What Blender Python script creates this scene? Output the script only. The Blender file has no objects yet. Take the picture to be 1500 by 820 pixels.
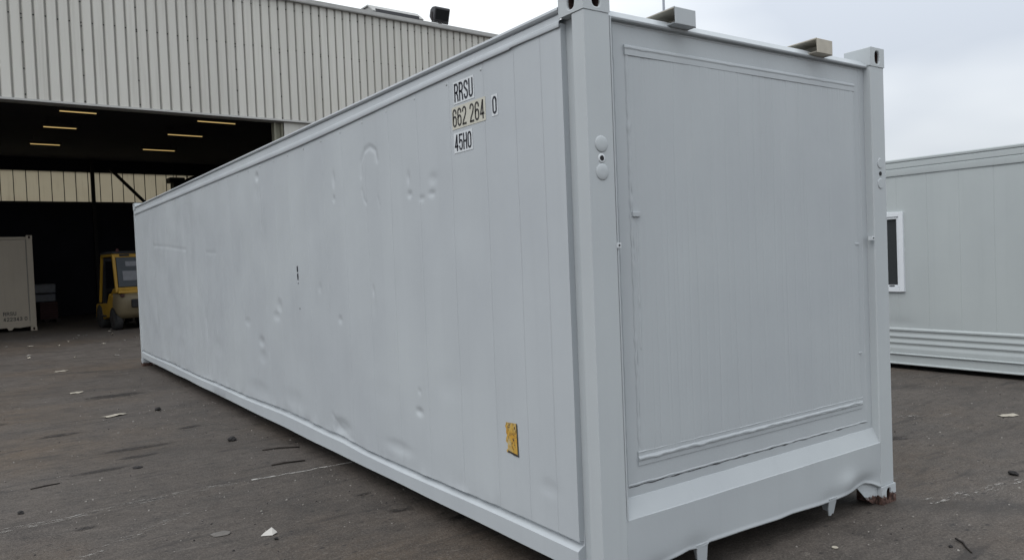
import bpy, bmesh, math, random
from mathutils import Vector, Matrix, noise as mnoise
random.seed(7)
R = math.radians
S = bpy.context.scene
COL = S.collection

# ------------------------------------------------------------------ camera
cam_d = bpy.data.cameras.new('camera')
cam_d.sensor_width = 36.0
cam_d.lens = 36.0 * 1118.6 / 1500.0
cam_d.clip_start = 0.05
cam_d.clip_end = 2000
cam = bpy.data.objects.new('camera', cam_d)
COL.objects.link(cam)
cr = Vector((0.82008308, -0.5708709, -0.03962514))
cu = Vector((0.04919363, 0.00134135, 0.99878836))
cf = Vector((0.57012606, 0.82103874, -0.02918322))
m = Matrix((cr, cu, -cf)).transposed().to_4x4()
m.translation = Vector((-2.28771371, -2.64820383, 1.66713758))
cam.matrix_world = m
S.camera = cam

# ------------------------------------------------------------------ world and sun
SUN_EL, SUN_AZ = 50.0, 256.0            # azimuth clockwise from +Y
w = bpy.data.worlds.new('World')
S.world = w
w.use_nodes = True
nt = w.node_tree
nt.nodes.clear()
def wn(t, **k):
    n = nt.nodes.new(t)
    for a, b in k.items():
        setattr(n, a, b)
    return n
sky = wn('ShaderNodeTexSky', sky_type='NISHITA', sun_disc=False,
         sun_elevation=R(SUN_EL), sun_rotation=R(SUN_AZ), air_density=1.0, dust_density=3.0)
tc = wn('ShaderNodeTexCoord')
mp = wn('ShaderNodeMapping')
mp.inputs['Scale'].default_value = (1.0, 1.0, 2.2)
nz = wn('ShaderNodeTexNoise')
nz.inputs['Scale'].default_value = 1.5
nz.inputs['Detail'].default_value = 4.0
nz.inputs['Roughness'].default_value = 0.5
rp = wn('ShaderNodeValToRGB')
rp.color_ramp.elements[0].position = 0.36
rp.color_ramp.elements[0].color = (6.2, 6.7, 7.45, 1)
rp.color_ramp.elements[1].position = 0.60
rp.color_ramp.elements[1].color = (9.8, 10.15, 10.35, 1)
mx = wn('ShaderNodeMixRGB')
mx.inputs['Fac'].default_value = 0.93
bg = wn('ShaderNodeBackground')
bg.inputs['Strength'].default_value = 0.1
wo = wn('ShaderNodeOutputWorld')
L = nt.links.new
L(tc.outputs['Generated'], mp.inputs['Vector'])
L(mp.outputs['Vector'], nz.inputs['Vector'])
L(nz.outputs['Fac'], rp.inputs['Fac'])
L(sky.outputs['Color'], mx.inputs['Color1'])
sz = wn('ShaderNodeSeparateXYZ')
L(tc.outputs['Generated'], sz.inputs[0])
gr = wn('ShaderNodeMapRange')          # overcast sky: brighter overhead than near the horizon
gr.inputs['From Min'].default_value = 0.0
gr.inputs['From Max'].default_value = 1.0
gr.inputs['To Min'].default_value = 0.72
gr.inputs['To Max'].default_value = 1.75
L(sz.outputs['Z'], gr.inputs['Value'])
ml = wn('ShaderNodeMixRGB', blend_type='MULTIPLY')
ml.inputs['Fac'].default_value = 1.0
L(rp.outputs['Color'], ml.inputs['Color1'])
L(gr.outputs['Result'], ml.inputs['Color2'])
L(ml.outputs['Color'], mx.inputs['Color2'])
L(mx.outputs['Color'], bg.inputs['Color'])
L(bg.outputs['Background'], wo.inputs['Surface'])

sun_d = bpy.data.lights.new('sun', 'SUN')
sun_d.energy = 0.7
sun_d.angle = R(35)
sun_d.color = (1.0, 0.97, 0.93)
sun = bpy.data.objects.new('sun', sun_d)
COL.objects.link(sun)
sd = Vector((math.sin(R(SUN_AZ)) * math.cos(R(SUN_EL)), math.cos(R(SUN_AZ)) * math.cos(R(SUN_EL)), math.sin(R(SUN_EL))))
sun.rotation_euler = sd.to_track_quat('Z', 'Y').to_euler()
sun.location = (-10, -15, 25)

S.view_settings.view_transform = 'Standard'
S.view_settings.look = 'None'
S.view_settings.exposure = 0.24
S.view_settings.gamma = 1.0

# ------------------------------------------------------------------ mesh builder
class MB:
    def __init__(self):
        self.v, self.f, self.mi, self.sm = [], [], [], []
    def add(self, vs, fs, mi=0, smooth=False):
        b = len(self.v)
        self.v += [tuple(p) for p in vs]
        for f in fs:
            self.f.append(tuple(b + i for i in f))
            self.mi.append(mi)
            self.sm.append(smooth)
        return self
    def box(self, x0, x1, y0, y1, z0, z1, mi=0):
        v = [(x0,y0,z0),(x1,y0,z0),(x1,y1,z0),(x0,y1,z0),(x0,y0,z1),(x1,y0,z1),(x1,y1,z1),(x0,y1,z1)]
        return self.add(v, [(0,3,2,1),(4,5,6,7),(0,1,5,4),(1,2,6,5),(2,3,7,6),(3,0,4,7)], mi)
    def bar(self, a, b, wd, ht, mi=0, up=(0,0,1)):
        a, b = Vector(a), Vector(b)
        d = (b - a).normalized()
        up = Vector(up)
        s = d.cross(up)
        if s.length < 1e-4:
            s = d.cross(Vector((0,1,0)))
        s.normalize()
        u = s.cross(d).normalized()
        s *= wd / 2
        u *= ht / 2
        v = [a-s-u, a+s-u, a+s+u, a-s+u, b-s-u, b+s-u, b+s+u, b-s+u]
        return self.add(v, [(0,3,2,1),(4,5,6,7),(0,1,5,4),(1,2,6,5),(2,3,7,6),(3,0,4,7)], mi)
    def prism(self, prof, a, b, fn, mi=0, smooth=False, caps=True):
        """extrude a closed 2D profile; fn(p, q, t) -> xyz"""
        n = len(prof)
        v = [fn(p, q, a) for p, q in prof] + [fn(p, q, b) for p, q in prof]
        self.add(v, [(i, (i+1) % n, n + (i+1) % n, n + i) for i in range(n)], mi, smooth)
        if caps:
            self.add(v, [tuple(range(n))[::-1], tuple(range(n, 2*n))], mi)
        return self
    def loft(self, rows, mi=0, smooth=True, close=False):
        n = len(rows[0])
        v = [p for r in rows for p in r]
        fs = []
        for j in range(len(rows) - 1):
            for i in range(n if close else n - 1):
                k = (i + 1) % n
                fs.append((j*n + i, j*n + k, (j+1)*n + k, (j+1)*n + i))
        return self.add(v, fs, mi, smooth)
    def tube(self, pts, r, n=10, mi=0, smooth=True):
        pts = [Vector(p) for p in pts]
        rows = []
        for i, p in enumerate(pts):
            d = (pts[min(i+1, len(pts)-1)] - pts[max(i-1, 0)]).normalized()
            a = d.cross(Vector((0,0,1)) if abs(d.z) < .9 else Vector((0,1,0))).normalized()
            b = d.cross(a)
            rr = r[i] if isinstance(r, (list, tuple)) else r
            rows.append([p + a*rr*math.cos(2*math.pi*k/n) + b*rr*math.sin(2*math.pi*k/n) for k in range(n)])
        self.loft(rows, mi, smooth, True)
        self.add(rows[0], [tuple(range(n))], mi)
        self.add(rows[-1], [tuple(range(n))[::-1]], mi)
        return self
    def lathe(self, prof, c, axis, n=28, mi=0, smooth=True):
        """prof: (radius, offset along axis)"""
        ax = Vector(axis).normalized()
        a = ax.cross(Vector((0,0,1)) if abs(ax.z) < .9 else Vector((0,1,0))).normalized()
        b = ax.cross(a)
        c = Vector(c)
        rows = [[c + ax*h + a*r*math.cos(2*math.pi*k/n) + b*r*math.sin(2*math.pi*k/n) for k in range(n)] for r, h in prof]
        self.loft(rows, mi, smooth, True)
        self.add(rows[0], [tuple(range(n))], mi)
        self.add(rows[-1], [tuple(range(n))[::-1]], mi)
        return self
    def build(self, name, mats, parent=None, bevel=0, loc=None, seg=2, fix=True):
        me = bpy.data.meshes.new(name)
        me.from_pydata(self.v, [], self.f)
        if not isinstance(mats, (list, tuple)):
            mats = [mats]
        for q in mats:
            me.materials.append(q)
        me.polygons.foreach_set('material_index', self.mi)
        me.polygons.foreach_set('use_smooth', self.sm)
        if fix:
            bm = bmesh.new()
            bm.from_mesh(me)
            bmesh.ops.remove_doubles(bm, verts=bm.verts, dist=1e-5)
            bmesh.ops.recalc_face_normals(bm, faces=bm.faces)
            bm.to_mesh(me)
            bm.free()
        me.update()
        o = bpy.data.objects.new(name, me)
        COL.objects.link(o)
        if parent:
            o.parent = parent
        if loc:
            o.location = loc
        if bevel:
            md = o.modifiers.new('bevel', 'BEVEL')
            md.width = bevel
            md.segments = seg
            md.limit_method = 'ANGLE'
            md.angle_limit = R(35)
        return o

def tag(o, label=None, cat=None, group=None, kind=None):
    if label: o['label'] = label
    if cat: o['category'] = cat
    if group: o['group'] = group
    if kind: o['kind'] = kind
    return o
def thing(name, label, cat, loc=(0,0,0), rz=0, group=None):
    o = bpy.data.objects.new(name, None)
    o.empty_display_size = 0.3
    COL.objects.link(o)
    o.location = loc
    o.rotation_euler = (0, 0, rz)
    return tag(o, label, cat, group)
def copy_tree(o, parent=None):
    c = o.copy()
    COL.objects.link(c)
    if parent:
        c.parent = parent
    for ch in list(o.children):
        copy_tree(ch, c)
    return c

# ------------------------------------------------------------------ materials
class Mat:
    def __init__(self, name):
        self.m = bpy.data.materials.new(name)
        self.m.use_nodes = True
        self.t = self.m.node_tree
        self.b = self.t.nodes['Principled BSDF']
        self.out = self.t.nodes['Material Output']
        self.co = self.n('ShaderNodeTexCoord').outputs['Object']
    def n(self, t, **k):
        q = self.t.nodes.new(t)
        for a, b in k.items():
            setattr(q, a, b)
        return q
    def link(self, a, b):
        self.t.links.new(a, b)
    def mapped(self, scale=(1,1,1), loc=(0,0,0), rot=(0,0,0)):
        q = self.n('ShaderNodeMapping')
        q.inputs['Scale'].default_value = scale
        q.inputs['Location'].default_value = loc
        q.inputs['Rotation'].default_value = rot
        self.link(self.co, q.inputs['Vector'])
        return q.outputs['Vector']
    def noise(self, scale, detail=4, rough=.55, vec=None, dist=0):
        q = self.n('ShaderNodeTexNoise')
        q.inputs['Scale'].default_value = scale
        q.inputs['Detail'].default_value = detail
        q.inputs['Roughness'].default_value = rough
        q.inputs['Distortion'].default_value = dist
        self.link(vec if vec else self.co, q.inputs['Vector'])
        return q.outputs['Fac']
    def voro(self, scale, vec=None, feature='F1', rnd=1):
        q = self.n('ShaderNodeTexVoronoi', feature=feature)
        q.inputs['Scale'].default_value = scale
        q.inputs['Randomness'].default_value = rnd
        self.link(vec if vec else self.co, q.inputs['Vector'])
        return q
    def ramp(self, fac, stops):
        q = self.n('ShaderNodeValToRGB')
        e = q.color_ramp.elements
        while len(e) < len(stops):
            e.new(0.5)
        for i, (p, c) in enumerate(stops):
            e[i].position = p
            e[i].color = (c, c, c, 1) if isinstance(c, (int, float)) else (*c, 1)
        self.link(fac, q.inputs['Fac'])
        return q.outputs['Color']
    def mix(self, fac, a, b, mode='MIX'):
        q = self.n('ShaderNodeMixRGB', blend_type=mode)
        for s, val in (('Fac', fac), ('Color1', a), ('Color2', b)):
            if isinstance(val, (int, float)):
                q.inputs[s].default_value = val if s == 'Fac' else (val, val, val, 1)
            elif isinstance(val, tuple):
                q.inputs[s].default_value = (*val, 1)
            else:
                self.link(val, q.inputs[s])
        return q.outputs['Color']
    def math(self, op, a, b=None):
        q = self.n('ShaderNodeMath', operation=op)
        for i, val in enumerate((a, b)):
            if val is None: continue
            if isinstance(val, (int, float)):
                q.inputs[i].default_value = val
            else:
                self.link(val, q.inputs[i])
        return q.outputs[0]
    def sep(self, vec=None):
        q = self.n('ShaderNodeSeparateXYZ')
        self.link(vec if vec else self.co, q.inputs[0])
        return q.outputs
    def bump(self, h, strength=.3, dist=.01, prev=None):
        q = self.n('ShaderNodeBump')
        q.inputs['Strength'].default_value = strength
        q.inputs['Distance'].default_value = dist
        self.link(h, q.inputs['Height'])
        if prev: self.link(prev, q.inputs['Normal'])
        self.link(q.outputs['Normal'], self.b.inputs['Normal'])
        return q.outputs['Normal']
    def set(self, color=None, rough=None, metal=None, spec=None):
        for k, val in (('Base Color', color), ('Roughness', rough), ('Metallic', metal), ('Specular IOR Level', spec)):
            if val is None: continue
            if isinstance(val, (int, float)):
                self.b.inputs[k].default_value = val
            elif isinstance(val, tuple):
                self.b.inputs[k].default_value = (*val, 1)
            else:
                self.link(val, self.b.inputs[k])
        return self

def painted(name, base, rough=.42, var=.06, dirt=.25, bump=.12, spec=.35, streak=(14, 14, .7)):
    q = Mat(name)
    lo = (base[0] * (1 - var), base[1] * (1 - var * .85), base[2] * (1 - var * .8))
    hi = (base[0] * (1 + var * .8), base[1] * (1 + var), base[2] * (1 + var * .75))
    c = q.mix(q.ramp(q.noise(.8, 5, .6), [(.3, 0), (.7, 1)]), lo, hi)
    roll = q.noise(1.0, 4, .6, q.mapped((5, 5, .25), (2, 5, 1)))      # roller marks of the paint job
    c = q.mix(.05, c, q.ramp(roll, [(.35, .40), (.65, .62)]), 'OVERLAY')
    st = q.ramp(q.noise(1.0, 5, .65, q.mapped(streak)), [(.55, 0), (.8, 1)])
    c = q.mix(q.math('MULTIPLY', st, dirt), c, tuple(k * .62 for k in base))
    sp = q.ramp(q.noise(45, 3, .6), [(.68, 0), (.78, 1)])
    c = q.mix(q.math('MULTIPLY', sp, dirt * .7), c, tuple(k * .5 for k in base))
    q.set(c, q.ramp(q.noise(2.3, 4), [(.3, rough - .07), (.7, rough + .12)]), 0, spec)
    q.bump(q.noise(60, 3, .6), bump, .004)
    return q.m
def plain(name, base, rough=.6, var=.15, scale=8, metal=0, bump=.15, spec=.4):
    q = Mat(name)
    c = q.mix(q.noise(scale, 5, .6), tuple(k * (1 - var) for k in base), tuple(min(1, k * (1 + var)) for k in base))
    q.set(c, rough, metal, spec)
    q.bump(q.noise(scale * 8, 3), bump, .004)
    return q.m

M = {}
CP = (0.442, 0.467, 0.492)
M['paint'] = painted('grey_container_paint', CP, dirt=.10)
M['paint_end'] = painted('grey_end_paint', (0.410, 0.434, 0.456), dirt=.10)
M['paint_post'] = painted('grey_post_paint', (0.440, 0.466, 0.484), dirt=.12)
M['paint_far'] = painted('grey_green_paint', (0.425, 0.455, 0.460), dirt=.10, var=.05)
M['paint_cream'] = painted('dull_cream_paint', (0.29, 0.25, 0.20), dirt=.3)

def rusty():
    q = Mat('chipped_casting_paint')
    z = q.sep()[2]
    n = q.noise(16, 7, .75, None, .5)
    k = q.math('ADD', q.math('MULTIPLY', z, -11.0), q.math('MULTIPLY', n, 1.35))
    msk = q.ramp(k, [(.0, 0), (.10, 1)])
    rc = q.ramp(q.noise(35, 5, .7), [(.38, (.022, .014, .012)), (.52, (.085, .046, .036)), (.68, (.17, .12, .105)), (.8, (.30, .28, .27))])
    q.set(q.mix(msk, (.46, .49, .51), rc), q.mix(msk, .45, .9), 0, .3)
    q.bump(q.noise(60, 4), .5, .006)
    return q.m
M['rusty'] = rusty()
M['hole'] = plain('dark_rust', (.035, .018, .015), .95, .5, 20)
M['raw'] = plain('tan_primer', (.44, .41, .35), .8, .25, 14)
M['white_decal'] = plain('white_vinyl', (.60, .63, .65), .5, .06, 10, bump=.02)
M['ivory_decal'] = plain('yellowed_vinyl', (.52, .51, .44), .5, .12, 10, bump=.02)
M['ink'] = plain('black_lettering', (.016, .017, .026), .55, .3, 30, bump=.02)
M['ink_faded'] = plain('faded_brown_lettering', (.032, .03, .028), .6, .4, 30, bump=.02)
M['rubber'] = plain('black_rubber', (.02, .02, .02), .85, .3, 12)
M['black'] = plain('matt_black', (.014, .014, .016), .8, .3, 6)
M['dark_steel'] = plain('dark_steel', (.020, .017, .016), .75, .3, 6)
M['interior'] = plain('dark_sheet', (.014, .014, .020), .9, .4, 1.5)  # one near-black tone for end walls, roof, ceiling and upper back wall
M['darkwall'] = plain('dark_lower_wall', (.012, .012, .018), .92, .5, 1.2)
M['white_frame'] = plain('white_window_frame', (.70, .73, .76), .4, .04, 5, bump=.03)
M['yellow'] = painted('worn_yellow_paint', (.30, .165, .014), rough=.5, var=.2, dirt=.6)
M['beige'] = painted('worn_beige_paint', (.13, .10, .06), rough=.55, var=.2, dirt=.6)
M['jamb'] = plain('olive_steel', (.19, .185, .14), .7, .3, 4)
M['door_panel'] = painted('off_white_panel', (.50, .49, .46), dirt=.35)
M['flood'] = plain('dark_grey_casting', (.045, .045, .05), .55, .25, 9)
M['galv'] = plain('weathered_trim', (.33, .33, .32), .55, .2, 5)
M['trim_dark'] = plain('grubby_trim', (.16, .155, .14), .7, .35, 4)
M['paper'] = plain('paper', (.38, .345, .285), .8, .1, 20, bump=.05)
M['paper_white'] = plain('white_paper', (.50, .48, .45), .8, .08, 20, bump=.05)
M['wood_dark'] = plain('wet_wood', (.022, .017, .014), .8, .4, 25)
M['stone'] = plain('grey_stone', (.13, .12, .11), .9, .3, 25)
M['grit'] = plain('pale_grit', (.24, .225, .205), .9, .4, 2)
M['dark_grit'] = plain('dark_grit', (.022, .02, .02), .9, .4, 2)
M['wrap'] = plain('grey_wrap', (.10, .105, .12), .35, .4, 9)
M['red_dull'] = plain('dull_red', (.035, .010, .010), .7, .3, 8)
M['pole'] = plain('pole_grey', (.24, .26, .30), .5, .1, 3)

def glass():
    q = Mat('dark_glazing')
    q.set((.012, .014, .016), .12, 0, .3)
    return q.m
M['glass'] = glass()
def cabglass():
    q = Mat('cab_glazing')
    c = q.mix(q.noise(3, 3), (.016, .022, .03), (.035, .043, .05))
    q.set(c, .25, 0, .2)
    return q.m
M['cabglass'] = cabglass()
def tube_mat():
    q = Mat('lit_tube')
    q.set((.8, .7, .4), .5)
    q.b.inputs['Emission Color'].default_value = (1.0, .70, .27, 1)
    q.b.inputs['Emission Strength'].default_value = .40
    return q.m
M['tube'] = tube_mat()
def mesh_screen():
    q = Mat('insect_screen')
    q.set((.030, .034, .036), .6, 0, .25)
    q.bump(q.voro(300).outputs['Distance'], .1, .002)
    return q.m
M['screen'] = mesh_screen()
def sticker():
    q = Mat('worn_yellow_sticker')
    c = q.ramp(q.noise(9, 3, .5), [(.35, (.52, .25, .015)), (.55, (.50, .32, .07)), (.68, (.46, .40, .26))])
    k = q.ramp(q.noise(1, 5, .7, q.mapped((60, 95, 62), (3, 1, 2))), [(.53, 0), (.60, 1)])
    q.set(q.mix(k, c, (.09, .06, .035)), .6, 0, .3)
    return q.m
M['sticker'] = sticker()
def cladding():
    q = Mat('pale_profiled_cladding')
    c = q.mix(q.noise(.35, 5, .6), (.48, .47, .43), (.55, .54, .505))
    wn_ = q.n('ShaderNodeTexWhiteNoise', noise_dimensions='1D')
    q.link(q.math('FLOOR', q.math('DIVIDE', q.math('ADD', q.sep()[0], 12.5), 1.26)), wn_.inputs['W'])
    c = q.mix(.28, c, q.ramp(wn_.outputs['Value'], [(0, .38), (1, .62)]), 'OVERLAY')
    st = q.ramp(q.noise(1, 5, .65, q.mapped((7, 7, .25))), [(.48, 0), (.78, 1)])
    c = q.mix(q.math('MULTIPLY', st, .55), c, (.34, .325, .29))
    q.set(c, .5, 0, .35)
    q.bump(q.noise(30, 3), .06, .004)
    return q.m
M['cladding'] = cladding()
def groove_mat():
    q = Mat('dark_cladding_trough')  # trough floors in a darker tone than the flats
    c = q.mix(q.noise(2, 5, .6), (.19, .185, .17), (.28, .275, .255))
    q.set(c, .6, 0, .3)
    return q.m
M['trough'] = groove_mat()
def band():
    q = Mat('translucent_cream_sheet')
    d = q.n('ShaderNodeBsdfDiffuse')
    t = q.n('ShaderNodeBsdfTranslucent')
    x = q.n('ShaderNodeMixShader')
    c = q.mix(q.noise(.8, 5, .6), (.62, .57, .47), (.72, .68, .58))
    st = q.ramp(q.noise(1, 4, .6, q.mapped((9, 9, .6))), [(.55, 0), (.85, 1)])
    c = q.mix(q.math('MULTIPLY', st, .35), c, (.25, .21, .16))
    q.link(c, d.inputs['Color']); q.link(c, t.inputs['Color'])
    x.inputs[0].default_value = .88
    q.link(d.outputs[0], x.inputs[1]); q.link(t.outputs[0], x.inputs[2])
    q.link(x.outputs[0], q.out.inputs['Surface'])
    return q.m
M['band'] = band()

def asphalt():
    q = Mat('worn_asphalt')
    big = q.noise(.22, 6, .6)
    c = q.mix(q.ramp(big, [(.35, 0), (.68, 1)]), (.060, .0505, .0435), (.090, .0780, .0695))
    br = q.ramp(q.noise(.33, 4, .55, q.mapped((1, 1, 1), (13, 4, 0))), [(.48, 0), (.7, 1)])
    c = q.mix(q.math('MULTIPLY', br, .75), c, (.086, .062, .042))
    med = q.noise(2.6, 6, .68)
    c = q.mix(q.ramp(med, [(.32, .6), (.54, 0)]), c, (.036, .031, .028))
    pat = q.noise(9, 6, .75, q.mapped((.7, 1.5, 1), (1, 9, 0)))
    c = q.mix(.65, c, q.ramp(pat, [(.3, .30), (.5, .5), (.7, .74)]), 'OVERLAY')
    fine = q.noise(60, 5, .8)
    c = q.mix(.9, c, q.ramp(fine, [(.32, .22), (.68, .80)]), 'OVERLAY')
    agg = q.voro(150)
    ag = q.ramp(q.sep(agg.outputs['Color'])[0], [(.80, 0), (.90, .5)])
    c = q.mix(ag, c, (.13, .115, .10))
    rr_ = q.n('ShaderNodeVectorMath', operation='LENGTH')
    q.link(q.mapped((1, 1, 0), (9.5, 11.0, 0)), rr_.inputs[0])
    tr = q.math('PINGPONG', rr_.outputs['Value'], 2.15)
    tk = q.math('MULTIPLY', q.ramp(q.math('ABSOLUTE', q.math('SUBTRACT', tr, 1.0)), [(.07, 1), (.16, 0)]), q.ramp(q.noise(.55, 5, .7), [(.42, 0), (.65, 1)]))
    c = q.mix(q.math('MULTIPLY', tk, .45), c, (.030, .027, .025))
    # soft dark drag stains running across the yard
    sv = q.mapped((.75, 5.0, 1), (2.3, .4, 0), (0, 0, R(-4)))
    stn = q.ramp(q.noise(1.15, 5, .62, sv, .4), [(.58, 0), (.68, 1)])
    c = q.mix(q.math('MULTIPLY', stn, .6), c, (.028, .025, .024))
    # pale scuffs the same way
    sv2 = q.mapped((1.3, 14.0, 1), (7, 1.7, 0), (0, 0, R(-5)))
    scf = q.ramp(q.noise(1.6, 6, .72, sv2, .3), [(.63, 0), (.74, 1)])
    c = q.mix(q.math('MULTIPLY', scf, .65), c, (.20, .18, .16))
    sv3 = q.mapped((3.2, 9.0, 1), (1, 3.7, 0), (0, 0, R(9)))
    sc3 = q.ramp(q.noise(2.2, 6, .75, sv3, .5), [(.62, 0), (.70, 1)])
    c = q.mix(q.math('MULTIPLY', sc3, .55), c, (.19, .17, .15))
    # stone chips and paint flecks
    v = q.voro(23)
    gate = q.ramp(q.noise(1.3, 5, .7), [(.5, .0), (.7, 1)])
    near = q.ramp(v.outputs['Distance'], [(.10, 1), (.16, 0)])
    pick = q.ramp(q.sep(v.outputs['Color'])[0], [(.72, 0), (.78, 1)])
    c = q.mix(q.math('MULTIPLY', q.math('MULTIPLY', near, pick), gate), c, (.20, .185, .17))
    dv = q.mapped((1.0, 3.4, 1), (4, 1, 0), (0, 0, R(-5)))
    v4 = q.voro(17, dv)
    near4 = q.ramp(q.math('ADD', v4.outputs['Distance'], q.math('MULTIPLY', q.noise(60, 3, .7), .25)), [(.27, 1), (.33, 0)])
    pick4 = q.ramp(q.sep(v4.outputs['Color'])[1], [(.74, 0), (.82, .7)])
    c = q.mix(q.math('MULTIPLY', q.math('MULTIPLY', near4, pick4), q.ramp(q.noise(.9, 5, .7), [(.42, .1), (.62, 1)])), c, (.19, .17, .155))
    v2 = q.voro(75)
    near2 = q.ramp(v2.outputs['Distance'], [(.14, 1), (.24, 0)])
    pick2 = q.ramp(q.sep(v2.outputs['Color'])[1], [(.72, 0), (.80, .55)])
    c = q.mix(q.math('MULTIPLY', near2, pick2), c, (.17, .155, .145))
    v3 = q.voro(9, q.mapped((1, 1.6, 1), (3, 5, 0)))
    near3 = q.ramp(v3.outputs['Distance'], [(.10, 1), (.22, 0)])
    pick3 = q.ramp(q.sep(v3.outputs['Color'])[2], [(.86, 0), (.90, .75)])
    c = q.mix(q.math('MULTIPLY', near3, pick3), c, (.020, .018, .018))
    q.set(c, q.ramp(med, [(.3, .62), (.7, .9)]), 0, .28)
    h = q.math('ADD', q.math('MULTIPLY', q.noise(120, 3, .7), .35), q.math('MULTIPLY', q.noise(9, 5, .6), 1.0))
    q.bump(h, .45, .012)
    return q.m
M['asphalt'] = asphalt()
def worn_line():
    q = Mat('worn_white_road_paint')
    k = q.ramp(q.noise(26, 5, .75, q.mapped((.35, 1.6, 1))), [(.47, 0), (.53, 1)])
    q.set((.40, .385, .36), .8, 0, .2)
    q.link(k, q.b.inputs['Alpha'])
    return q.m
M['line'] = worn_line()
def faded_line():
    q = Mat('faded_white_road_paint')
    k = q.ramp(q.noise(20, 6, .8, q.mapped((.4, 1.4, 1), (4, 2, 0))), [(.54, 0), (.60, .8)])
    q.set((.30, .285, .265), .85, 0, .2)
    q.link(k, q.b.inputs['Alpha'])
    return q.m
M['line_faded'] = faded_line()

# ------------------------------------------------------------------ ground
tag(MB().add([(-400,-400,0),(400,-400,0),(400,400,0),(-400,400,0)], [(0,1,2,3)]).build('ground', M['asphalt']), kind='structure')
def strip(name, pts, wid, mat, z):
    rows = []
    for i, (x, y) in enumerate(pts):
        d = Vector((pts[min(i+1, len(pts)-1)][0] - pts[max(i-1,0)][0], pts[min(i+1, len(pts)-1)][1] - pts[max(i-1,0)][1], 0)).normalized()
        s = Vector((-d.y, d.x, 0)) * wid / 2
        c = Vector((x, y, z))
        rows.append([c - s, c + s])
    return tag(MB().loft(rows, smooth=False).build(name, mat), kind='structure')
strip('painted_line', [(-.62, 3.455), (-.2, 3.42), (.20, 3.40), (.8, 3.38)], .034, M['line'], .004)
strip('painted_line', [(-2.6, 3.38), (-1.75, 3.42), (-1.3, 3.46), (-.7, 3.47)], .10, M['line_faded'], .004)
strip('painted_line', [(-2.3, 2.2), (-1.9, 2.48), (-1.55, 2.72), (-1.2, 2.95)], .07, M['line_faded'], .004)
strip('painted_line', [(4.2, 1.6), (4.9, 1.2), (5.3, .95)], .08, M['line_faded'], .004)
strip('painted_line', [(2.6, -.15), (3.3, -.32), (4.2, -.5)], .10, M['line_faded'], .004)

def stain_mat():
    q = Mat('dark_oil_stain')
    sp = q.sep()
    oi = q.n('ShaderNodeObjectInfo')
    va = q.n('ShaderNodeVectorMath', operation='ADD')
    q.link(q.mapped((1.1, 1.4, 1)), va.inputs[0])
    q.link(oi.outputs['Location'], va.inputs[1])
    n = q.noise(2.4, 6, .72, va.outputs[0], .6)
    # fades to the sides of the strip through its own x/y size (unit strip, scaled per stain)
    ex = q.math('SUBTRACT', 1.0, q.math('POWER', q.math('ABSOLUTE', sp[0]), 2.0))
    ey = q.math('SUBTRACT', 1.0, q.math('POWER', q.math('ABSOLUTE', sp[1]), 2.0))
    k = q.ramp(q.math('MULTIPLY', q.math('MULTIPLY', ex, ey), n), [(.30, 0), (.50, .62)])
    q.set((.022, .019, .018), .7, 0, .35)
    q.link(k, q.b.inputs['Alpha'])
    return q.m
M['stain'] = stain_mat()
def stain(x, y, lx, ly, rz):
    o = MB().add([(-1, -1, 0), (1, -1, 0), (1, 1, 0), (-1, 1, 0)], [(0, 1, 2, 3)]).build('oil_stain', M['stain'])
    o.location = (x, y, .003)
    o.scale = (lx, ly, 1)
    o.rotation_euler = (0, 0, rz)
    tag(o, kind='structure')
for a in ((-1.17, 5.35, .55, .13, R(-2)), (-1.2, 4.98, .30, .10, R(0)), (-1.55, 4.65, .36, .10, R(2)), (-1.7, 6.6, .35, .16, 0), (-.55, 6.0, .22, .10, R(10)), (-1.8, 3.08, .12, .07, 0),
          (-.05, 2.0, .16, .07, R(-20)), (.22, 1.62, .22, .09, R(5)), (-.1, 2.5, .10, .05, 0), (3.9, .9, .5, .14, R(-28)), (5.2, -.2, .4, .12, R(-20)), (-2.4, 7.8, .5, .2, R(5)), (-.9, 9.0, .6, .3, R(4)), (4.4, 2.2, .6, .2, R(-20))):
    stain(*a)

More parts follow.
